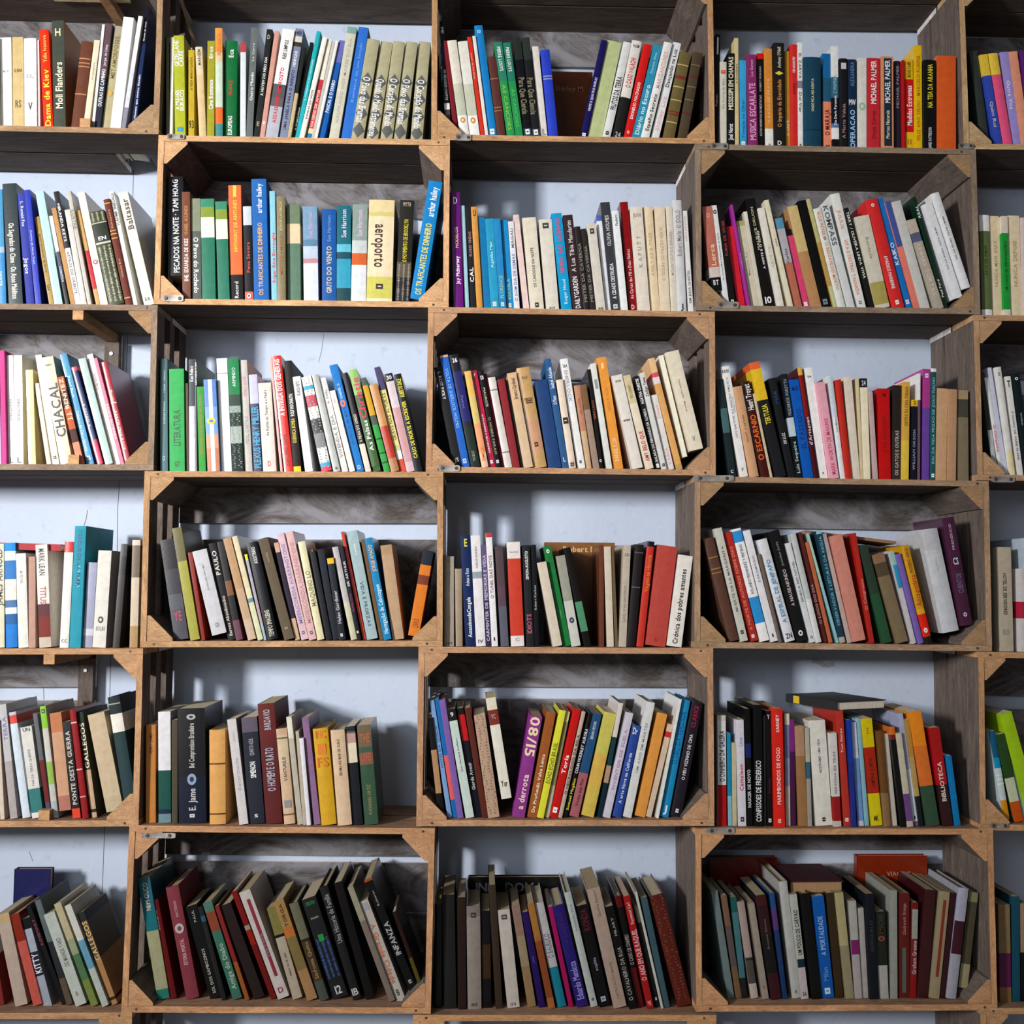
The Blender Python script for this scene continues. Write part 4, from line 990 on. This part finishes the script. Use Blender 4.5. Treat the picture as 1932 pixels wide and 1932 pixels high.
820 610 160 390 E88820:.3,D87030:.65,385040
1010 855 120 565 A82020:.3,B01C24:.58,3A2024;u,E0D8C8,.35,.75,.4,BIBLIOTECA
1145 1040 70 880 1078B8
@4 4
#1610 1280 6
1700 1525 75 600 105878:.3,1890C0:.42,C8D8D8:.78,D89020;b,e0f0f0,.5;b,e0f0f0,.55;b,e0f0f0,.6
1815 1600 115 645 304C28:.5,C8D0B0:.77,C85010
1925 1720 60 600 90A890
1990 1650 150 410 A0C820
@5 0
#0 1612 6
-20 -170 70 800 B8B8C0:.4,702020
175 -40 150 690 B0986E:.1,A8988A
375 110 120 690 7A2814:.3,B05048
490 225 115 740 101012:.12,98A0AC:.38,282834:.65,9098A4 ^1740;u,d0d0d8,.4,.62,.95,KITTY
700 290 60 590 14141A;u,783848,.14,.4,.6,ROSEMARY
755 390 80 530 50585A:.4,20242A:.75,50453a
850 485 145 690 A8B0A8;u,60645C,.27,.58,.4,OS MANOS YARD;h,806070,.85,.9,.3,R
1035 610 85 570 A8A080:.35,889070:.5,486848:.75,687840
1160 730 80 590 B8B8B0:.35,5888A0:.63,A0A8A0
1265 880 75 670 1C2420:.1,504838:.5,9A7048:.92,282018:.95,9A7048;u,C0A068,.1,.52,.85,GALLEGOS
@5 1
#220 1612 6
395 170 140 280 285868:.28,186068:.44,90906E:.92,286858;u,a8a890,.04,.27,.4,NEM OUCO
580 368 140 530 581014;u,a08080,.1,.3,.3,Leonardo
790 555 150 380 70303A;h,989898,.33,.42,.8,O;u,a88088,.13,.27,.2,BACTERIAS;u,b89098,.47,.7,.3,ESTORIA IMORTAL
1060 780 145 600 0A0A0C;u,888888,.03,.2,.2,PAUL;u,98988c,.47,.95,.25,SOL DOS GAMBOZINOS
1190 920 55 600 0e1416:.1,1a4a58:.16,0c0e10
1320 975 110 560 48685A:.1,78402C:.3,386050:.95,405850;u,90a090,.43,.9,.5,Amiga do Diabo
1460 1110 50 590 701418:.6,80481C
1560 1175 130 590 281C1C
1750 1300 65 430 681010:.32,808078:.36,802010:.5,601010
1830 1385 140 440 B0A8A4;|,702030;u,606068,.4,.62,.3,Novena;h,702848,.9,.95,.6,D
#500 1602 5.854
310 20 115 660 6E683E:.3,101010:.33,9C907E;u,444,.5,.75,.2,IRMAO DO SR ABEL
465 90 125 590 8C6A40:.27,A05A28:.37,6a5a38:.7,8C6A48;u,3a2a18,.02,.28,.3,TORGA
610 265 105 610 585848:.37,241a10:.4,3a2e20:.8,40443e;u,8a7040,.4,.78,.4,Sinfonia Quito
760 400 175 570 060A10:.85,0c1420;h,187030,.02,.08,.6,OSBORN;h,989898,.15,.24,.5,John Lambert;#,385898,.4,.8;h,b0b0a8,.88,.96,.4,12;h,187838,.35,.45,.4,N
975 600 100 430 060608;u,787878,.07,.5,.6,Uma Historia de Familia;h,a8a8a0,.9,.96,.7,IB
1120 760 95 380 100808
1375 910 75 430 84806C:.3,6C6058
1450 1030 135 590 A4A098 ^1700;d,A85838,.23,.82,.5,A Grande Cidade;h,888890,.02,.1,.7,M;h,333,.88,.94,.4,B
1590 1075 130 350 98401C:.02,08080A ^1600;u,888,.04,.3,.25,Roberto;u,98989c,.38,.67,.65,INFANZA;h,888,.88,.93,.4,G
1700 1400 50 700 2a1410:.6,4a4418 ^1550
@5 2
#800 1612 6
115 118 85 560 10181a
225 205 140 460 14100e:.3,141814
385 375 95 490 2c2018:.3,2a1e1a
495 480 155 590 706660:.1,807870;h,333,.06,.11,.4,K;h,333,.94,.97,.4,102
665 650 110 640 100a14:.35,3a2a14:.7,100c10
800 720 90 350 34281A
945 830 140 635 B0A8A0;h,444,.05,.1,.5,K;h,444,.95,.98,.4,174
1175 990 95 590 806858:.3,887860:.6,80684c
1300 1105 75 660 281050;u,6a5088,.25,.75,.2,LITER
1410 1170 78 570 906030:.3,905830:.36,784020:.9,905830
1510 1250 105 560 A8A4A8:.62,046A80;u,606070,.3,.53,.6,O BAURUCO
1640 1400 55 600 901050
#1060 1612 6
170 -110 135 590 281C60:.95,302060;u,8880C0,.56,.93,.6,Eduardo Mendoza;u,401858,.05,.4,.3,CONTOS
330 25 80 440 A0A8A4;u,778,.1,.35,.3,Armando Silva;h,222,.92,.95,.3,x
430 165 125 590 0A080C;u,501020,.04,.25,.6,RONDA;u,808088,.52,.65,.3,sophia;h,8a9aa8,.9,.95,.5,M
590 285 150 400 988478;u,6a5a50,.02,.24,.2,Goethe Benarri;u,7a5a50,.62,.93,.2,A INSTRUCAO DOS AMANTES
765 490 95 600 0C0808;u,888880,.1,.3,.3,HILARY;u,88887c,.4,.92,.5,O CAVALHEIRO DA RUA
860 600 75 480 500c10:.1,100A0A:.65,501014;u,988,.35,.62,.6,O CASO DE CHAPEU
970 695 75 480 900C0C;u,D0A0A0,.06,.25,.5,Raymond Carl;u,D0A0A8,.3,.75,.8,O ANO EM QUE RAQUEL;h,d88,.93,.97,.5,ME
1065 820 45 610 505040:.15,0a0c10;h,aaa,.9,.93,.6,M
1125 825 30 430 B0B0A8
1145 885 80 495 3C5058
1330 1010 165 480 4C2018:.05,502418;~,6a382a
@5 3
#1310 1612 6
380 190 75 420 607070
470 300 75 470 6a5040:.3,504848:.7,68503c
530 400 75 490 205050:.15,406870:.8,20241f
640 480 85 540 988880:.58,484440:.85,a8a098;b,2a2420,.6
775 610 70 560 908478;h,444,.86,.89,.5,U
870 690 120 470 401418:.1,301014:.4,140c10:.75,380c18;u,605850,.1,.65,.2,Ernesto Simoes
1000 850 55 440 204878:.15,503868:.35,203860:.75,103858
1110 955 100 310 A8A8A4;h,333,.93,.96,.3,H
1210 1075 85 460 A4A8A0:.62,102838:.7,B0A4A8;u,282828,.15,.58,.6,UM POUCO DE CARVAO;h,333,.93,.97,.5,SA
1330 1190 115 450 0C0C0C
1445 1325 140 480 0452A0;u,88A8D0,.2,.58,.4,A IMORTALIDADE;u,5080b8,.7,.83,.4,Milan;h,b0c8e8,.9,.96,.5,G
1600 1490 90 440 3A2E1C
1715 1590 95 440 A09870:.5,888064
1815 1745 85 530 A0A098:.4,702858:.55,A09898
1900 1845 70 610 A09C98
#1610 1612 6
190 130 105 450 0A1420;u,3a3a3a,.1,.7,.3,GONZALO
290 250 110 650 242A20:.62,A0A098;h,804038,.28,.34,.7,O;u,403430,.02,.25,.5,MOR
425 420 75 410 888C84
510 510 135 440 581E18;u,a07070,.1,.4,.3,Clockwork Orange;h,4c5850,.5,.95,.45,I
640 665 70 550 681418:.07,909088:.38,6A2828:.78,801010;u,b0a0a0,.4,.75,.7,Graham Greene
715 810 125 410 3E1C20
855 980 115 430 908468;|,78341C
980 1105 55 440 381820
1045 1190 115 390 A0A0B4:.3,401C28:.6,9898A4
1190 1310 105 440 807A58:.1,4a4638:.75,908a68 ^1520
@5 4
#1610 1612 6
1660 1640 130 570 806848:.5,582048:.85,7a5a3a
1800 1790 90 480 184858:.95,184858
1900 1890 80 560 907860:.5,101010
"""
GAIN = [.95, .93, .98, .98, .97, 1.12]  # colour gain per row; bottom-row colours still hold its dimmer light
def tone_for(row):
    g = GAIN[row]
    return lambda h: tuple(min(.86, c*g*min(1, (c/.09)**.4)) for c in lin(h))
def shelf(r, c, X):
    """height of the surface books stand on in cell (r,c) at world x"""
    if (r, c) in GEO: ctr, hw, hh, tl = GEO[(r, c)]; return ctr.z+math.tan(tl)*(X-ctr.x)-hh+T
    k = (r+1, c)
    if k in GEO: ctr, hw, hh, tl = GEO[k]; return ctr.z+math.tan(tl)*(X-ctr.x)+hh
    raise KeyError
def walls(r, c):
    if (r, c) in GEO: ctr, hw, hh, tl = GEO[(r, c)]; return ctr.x-hw+T, ctr.x+hw-T
    a = GEO.get((r, c-1)); b = GEO.get((r, c+1))
    return (a[0].x+a[1] if a else -9), (b[0].x-b[1] if b else 9)
books = []; cell = None; ox = oy = 0; sc = 1
for ln in DATA.strip().split('\n'):
    if ln[0] == '@': cell = tuple(int(v) for v in ln[1:].split()); continue
    if ln[0] == '#': ox, oy, sc = (float(v) for v in ln[1:].split()); continue
    fs = ln.split(';'); h = fs[0].split(); B = Book(); B.cell = cell; r, c = cell
    bx, tx, wd, ty = float(h[0]), float(h[1]), float(h[2]), float(h[3])
    B.tone = tone_for(r); rnd = random.Random(ln)
    sg = [q.split(':') for q in ' '.join(h[4:]).split(' ^')[0].replace(' ', '').split(',')]
    by = float(ln.split(' ^')[1].split(';')[0])/sc+oy if ' ^' in fs[0] else None
    B.raw = [q[0] for q in sg]; B.segs = [(float(q[1]) if len(q) > 1 else 1.0, B.tone(q[0])) for q in sg]
    fr = [0]+[q[0] for q in B.segs]; big = max(range(len(sg)), key=lambda i: fr[i+1]-fr[i])
    B.main = B.segs[big][1]; B.mainhex = B.raw[big]; B.shares = [fr[i+1]-fr[i] for i in range(len(sg))]
    B.deco = []
    B.side = None
    for d in fs[1:]:
        q = d.split(',')
        if q[0] in 'udh' and len(q) > 6 and not re.match(r'^-?\.\d+$', q[6]): q = q[:5]+[','.join(q[5:])]
        if q[0] == 'S' or q[0] == 'F' or q[0] == '|' : pass
        B.deco.append(q)
    kinds = [d[0] for d in B.deco]
    if 'Moll Flanders' in ln: B.side = B.tone('B08458')
    if 'LEN DEIGHTON' in ln: B.side = B.tone('2C4A28')
    if '*' in kinds:
        for d in B.deco:
            if d[0] == 'd': d[4] = '.62'
    B.hard = 'b' in kinds or '*' in kinds or rnd.random() < .22; B.wrap = rnd.random() < .5
    B.gloss = rnd.random() < .6; B.page = B.tone(rnd.choice(['E4D6B8', 'D8C8A4', 'EEE4CC', 'D0BC94'])) if r < 5 else tuple(v*.62 for v in lin(rnd.choice(['E4D6B8', 'D8C8A4', 'CDBA94'])))  # bottom-row page colour darkened for the dimmer light there
    B.rec = .010+rnd.random()*.010 + (.012 if r == 5 else 0)
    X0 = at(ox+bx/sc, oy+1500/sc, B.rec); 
    ysh = oy+(1530 if sc > 1 else 250)/sc
    for _ in range(3):
        X0 = at(ox+bx/sc, ysh, B.rec); zs_ = shelf(r, c, X0.x)
        P = CAM; v = Vector((X0.x, B.rec, zs_))-P; cv = RM.transposed() @ v; ysh = 966-cv.y/(-cv.z)*F
    Tp = at(ox+tx/sc, oy+ty/sc, B.rec)
    Xr = at(ox+(bx+wd)/sc, ysh, B.rec)
    wpx = Xr.x-X0.x
    zb = zs_ if by is None else at(ox+bx/sc, by, B.rec).z
    th = math.atan2(Tp.x-X0.x, Tp.z-zb)
    B.th = th; B.t = wpx*math.cos(th); B.x = X0.x; B.zs = zb; B.fix = by is not None
    B.zt = Tp.z; B.Lraw = (Tp.z-zb)/math.cos(th)
    books.append(B)
# neighbours in a cell must not run into each other
def left(B, h): return B.x+math.tan(B.th)*h
def right(B, h): return B.x+B.t/math.cos(B.th)+math.tan(B.th)*h
def hgt(B): return B.zt-B.zs
bycell = {}
for B in books: bycell.setdefault(B.cell, []).append(B)
for k, bl in bycell.items():
    bl.sort(key=lambda B: left(B, .05))
    wl, wr = walls(*k); post = k in GEO
    for it in range(3):
        for A, B in zip(bl, bl[1:]):
            hs = (0.0, min(hgt(A), hgt(B)))
            ov = max(right(A, h)-left(B, h) for h in hs)+.0003
            if ov > 0:
                tot = A.t+B.t; lim = .0035
                da = min(ov*A.t/tot, max(0, A.t-lim)); db = min(ov*B.t/tot, max(0, B.t-lim))
                if ov > .014:                           # clearly one tucked behind the other
                    B.rec = max(B.rec, .010); continue
                A.t -= da*math.cos(A.th); B.x += db; B.t -= db*math.cos(B.th)
    for B in bl:
        a, z = left(B, 0), right(B, 0)
        for h in (0, hgt(B)):
            if left(B, h) < wl+.0005: B.x += wl+.0005-left(B, h)
            if right(B, h) > wr-.0005: B.x -= right(B, h)-(wr-.0005)
        if post and not B.fix:
            for s in (left(B, 0)-wl, wr-right(B, 0)):
                if s < POST*1.0: 
                    up = max(0, POST*1.0-s-.002); B.zs = B.zs+up
# depth layering: a book standing in front of another keeps its place, the other stands further back
for k, bl in bycell.items():
    for i, A in enumerate(bl):
        for B in bl[i+1:i+3]:
            h = min(hgt(A), hgt(B))*.5
            if right(A, h)-left(B, h) > .006 or right(A, 0)-left(B, 0) > .010:
                lo = A if A.t < B.t else B
                lo.t = max(.003, lo.t*.75)
def cname(hx):
    import colorsys
    if len(hx) == 3: hx = ''.join(c*2 for c in hx)
    r, g, b = (int(hx[i:i+2], 16)/255 for i in (0, 2, 4)); h, s, v = colorsys.rgb_to_hsv(r, g, b); h *= 360
    return r, g, b, h, s, v
def colour(hx, row):
    r, g, b, h, s, v = cname(hx); v = min(1, v*(1.45 if row == 5 else 1))
    if v < .2 or (v < .27 and s < .4): return 'black'
    if s < .12: return 'white' if v > .84 else ('pale grey' if v > .66 else ('grey' if v > .38 else 'dark grey'))
    if s < .24 and v > .78: return 'cream' if 15 < h < 75 else ('white' if s < .16 else 'pale blue' if 160 < h < 260 else 'pale pink')
    if 15 < h < 55 and s < .5 and v > .6: return 'tan'
    if h < 14 or h > 345: n = 'red' if s > .5 else 'pink' if v > .6 else 'brown'
    elif h < 42: n = 'orange' if (v > .7 and s > .55) else 'brown'
    elif h < 66: n = 'yellow' if v > .68 else 'olive'
    elif h < 165: n = 'green'
    elif h < 196: n = 'teal'
    elif h < 248: n = 'blue'
    elif h < 300: n = 'purple'
    else: n = 'magenta'
    if s < .3 and n not in ('brown', 'olive', 'pink'): n = 'greyish '+n
    elif v < .36 and n not in ('brown', 'olive'): n = 'dark '+n
    elif v < .5 and n == 'brown': n = 'dark brown'
    return n
ORD = 'first second third fourth fifth sixth seventh eighth ninth tenth eleventh twelfth thirteenth fourteenth fifteenth sixteenth seventeenth eighteenth nineteenth twentieth twenty-first twenty-second twenty-third twenty-fourth twenty-fifth twenty-sixth twenty-seventh twenty-eighth twenty-ninth thirtieth thirty-first thirty-second'.split()
SAFE = {'CHACAL', 'MUSICA ESCARLATE', 'MISSISSIPI EM CHAMAS', 'K A P U T T', 'GRITO DO VENTO', 'KAIKO', 'aeroporto', 'A INTRIGA DOS GENERAIS', 'NA TEIA DA ARANHA', 'Espelho Secreto',
        'Cine Romance', 'a derrota', 'A IMORTALIDADE', 'Medidas Extremas', 'GALLEGOS', 'FELIZ ANO VELHO', 'Dançando na Luz', 'OS TRAFICANTES DE DINHEIRO', 'A CIDADE DESTRUIDA', 'O ESCARNIO', 'TERTULIA', 'GUERNICA BOMBA', 'MODELOS', 'OPERACAO', 'O BAURUCO', 'CAL'}
def label(B, idx):
    r, c = B.cell
    t = 'slim' if B.t < .0115 else ('thick' if B.t > .023 else ('tall' if B.L > .205 else ('short' if B.L < .155 else '')))
    col = colour(B.mainhex, r)
    sec = ''
    if len(B.raw) > 1:
        o = sorted(range(len(B.raw)), key=lambda i: -B.shares[i])
        for i in o[1:]:
            cc = colour(B.raw[i], r)
            if B.shares[i] > .12 and cc.split()[-1] != col.split()[-1]: sec = cc; break
    tt = [d for d in B.deco if d[0] in 'ud']
    lean = 'leaning ' if abs(B.th) > math.radians(9) else ''
    s = '%s %s%s' % (t, lean, col)
    if sec: s = '%s %s%s and %s' % (t, lean, col, sec)
    s += ' book'
    nm = [d[5] for d in tt if d[5] in SAFE]
    if nm: s += ' titled '+nm[0].replace('K A P U T T', 'KAPUTT').replace('GUERNICA BOMBA', 'GUERNICA')
    elif any(d[0] == 'b' for d in B.deco): s += ' with raised spine bands'
    elif tt and not (sec and lean): s += ' with %s lettering' % colour(tt[0][1], r)
    s += ', %s from left, %s, %s' % (ORD[idx], ROWN[r], COLN[c])
    s = ' '.join(s.split())
    if len(s.split()) > 16: s = s.replace(' and '+sec, '', 1) if sec else s
    if len(s.split()) > 16 and t: s = s.replace(t+' ', '', 1)
    return s
for k, bl in bycell.items():
    for i, B in enumerate(bl):
        B.idx = i; B.L = max(.06, (B.zt-B.zs)/math.cos(B.th)); B.D = min(DEP-B.rec-.003, max(.10, B.L*.64))
        x0, x1 = B.x, B.x+B.t
        B.area = B.t*B.L if -.93 < B.x < .99 else 0
rank = sorted(books, key=lambda B: -B.area)
own = set(id(B) for B in rank[:289])
rest = MB()
def placed(B):
    # lowest corner rests on the shelf: bottom-left when it leans left, bottom-right when it leans right
    if B.th > 0:
        px = B.x+B.t/math.cos(B.th); M = Matrix.Translation((px, B.rec, B.zs)) @ Matrix.Rotation(B.th, 4, 'Y') @ Matrix.Translation((-B.t, 0, 0))
    else:
        M = Matrix.Translation((B.x, B.rec, B.zs)) @ Matrix.Rotation(B.th, 4, 'Y')
    return M
for B in books:
    ps = parts(B); M = placed(B); M = Matrix.Translation((0, 0, .0003)) @ M
    if id(B) in own:
        root = empty('book'); root.matrix_world = M
        tag(root, label(B, B.idx), 'book', 'books in the %s, %s' % (COLN[B.cell[1]], ROWN[B.cell[0]]))
        cov = None
        for nm, b, m in ps:                             # lettering and bands belong to the cover
            o = b.obj(nm, [m], root if nm in ('cover', 'pages') else cov)
            if nm == 'cover': cov = o
    else:
        mi = {'laminated_cover': 0, 'matte_cover': 1, 'printed_ink': 2, 'page_edges': 3}
        for nm, b, m in ps:
            b.m = [mi[m.name]]*len(b.f); rest.add(b, M)
ro = rest.obj('slim_books', [M_GLOSS, M_MATTE, M_INK, M_PAPER])
tag(ro, 'remaining slimmer assorted books filling in between the larger ones on all shelves', 'books', 'books filling the shelves', 'stuff')
# ---------------------------------------------------------------- books laid flat, and books standing face-out against the backs
def flat_book(W, Dp, Tk, loc, yaw, roll, cov, page, lab, band=None, spine='left'):
    root = empty('book', loc); root.rotation_euler = (0, roll, yaw)
    tag(root, lab, 'book', 'books laid flat on top of others')
    c = lin(cov); b = MB(); t = .0012
    b.box(0, W, 0, Dp, 0, t, c); b.box(0, W, 0, Dp, Tk-t, Tk, c)
    if spine == 'left': b.box(-.001, .0004, 0, Dp, 0, Tk, c)
    else: b.box(0, W, -.001, .0004, 0, Tk, c)
    b.obj('cover', [M_MATTE], root)
    p = MB(); p.box(.0006, W-.0035, .0025, Dp-.003, t+.0001, Tk-t-.0001, lin(page)); p.obj('pages', [M_PAPER], root)
    if band:
        q = MB(); q.box(-.0016, -.0011, Dp*.72, Dp*.84, .001, Tk-.001, lin(band)); q.obj('spine_mark', [M_INK], root)
    return root
def lying(px, py, Y): return at(px, py, Y)
p = at(-70, 1034, .030); flat_book(.178, .115, .012, (p.x, p.y, p.z), math.radians(-3), math.radians(1.5), 'A82830', 'D8C8B0', 'red book laid flat on top of the row, fourth row, leftmost box', spine='front')
p = at(1580, 1341, .014); flat_book(.112, .150, .016, (p.x, p.y, p.z), math.radians(20), 0, '2A2A2C', 'ECE4D4', 'black book with yellow spine mark laid flat, fifth row, fourth box', 'D8B830')
p = at(1492, 1686, .040); flat_book(.098, .12, .021, (p.x, p.y, p.z), math.radians(1), 0, '4A2A30', 'A88460', 'maroon book with brown page edge laid flat, sixth row, fourth box')
p = at(1520, 1006, .045); flat_book(.165, .11, .0055, (p.x, p.y, p.z), math.radians(-6), math.radians(7), '8A6850', 'B09878', 'thin brown book lying slanted across the row, fourth row, fourth box', spine='front')
def face_book(x0, x1, ytop, Y, cell, cov, lab, texts=(), tk=.016):
    P, Q = at(x0, ytop, Y), at(x1, ytop, Y); zs = shelf(cell[0], cell[1], P.x)+.0004; W = Q.x-P.x; H = P.z-zs
    root = empty('book', (P.x, Y, zs)); tag(root, lab, 'book', 'books standing face-out at the back')
    c = tone_for(cell[0])(cov); b = MB()
    b.box(0, W, 0, .0015, 0, H, c); b.box(0, W, tk-.0015, tk, 0, H, c); b.box(-.0008, .0005, 0, tk, 0, H, c); b.obj('cover', [M_GLOSS], root)
    g = MB(); g.box(.0006, W-.002, .0016, tk-.0016, .002, H-.002, lin('CDBA94')); g.obj('pages', [M_PAPER], root)
    for s, col, fx, fz, h in texts:
        V, Fc, wd = textpath(s); t = MB(); k = h/.72
        for q in Fc: t.quad([(fx*W+V[j][0]*k, -.0003, fz*H+V[j][1]*k) for j in q], tone_for(cell[0])(col))
        t.obj('title', [M_INK], root)
    return root
face_book(1018, 1118, 134, .150, (0, 2), '7A4018', 'brown book face-out at the back of the gap, top row, middle box', [('Shirley M', 'B08860', .30, .80, .010)])
face_book(1028, 1160, 1023, .155, (3, 2), '8A5C3C', 'brown book face-out behind the leaning books, fourth row, middle box', [('Robert M', 'D8B878', .26, .905, .011)])
face_book(28, 96, 1640, .13, (5, 0), '1C2050', 'navy blue book face-out at the back, sixth row, leftmost box')
face_book(884, 1058, 1655, .150, (5, 2), '141418', 'black book with pale lettering face-out behind, sixth row, middle box', [('IND  DOM', '787878', .08, .86, .017)])
face_book(1340, 1466, 1618, .150, (5, 3), '5A1408', 'dark red book face-out at the back, sixth row, fourth box, left side', [('X', '8a5010', .5, .62, .012)])
face_book(1617, 1749, 1615, .145, (5, 3), '7A2C08', 'orange-brown book face-out at the back, sixth row, fourth box, right side', [('VIAGENS', 'A08880', .42, .83, .008)])
# thin lath hanging in the top row gap
P = at(333, -30, .02); Q = at(371, 96, .13); d = Q-P; ln_ = d.length
b = MB(); b.box(-.003, .003, -.0015, .0015, 0, ln_, tuple(v*.8 for v in lin('9A8468'))); o = b.obj('wooden_lath', [M_INK])
o.matrix_world = Matrix.Translation(P) @ d.to_track_quat('Z', 'Y').to_matrix().to_4x4()
tag(o, 'thin wooden lath slanting down behind the green books in the top row', 'lath')
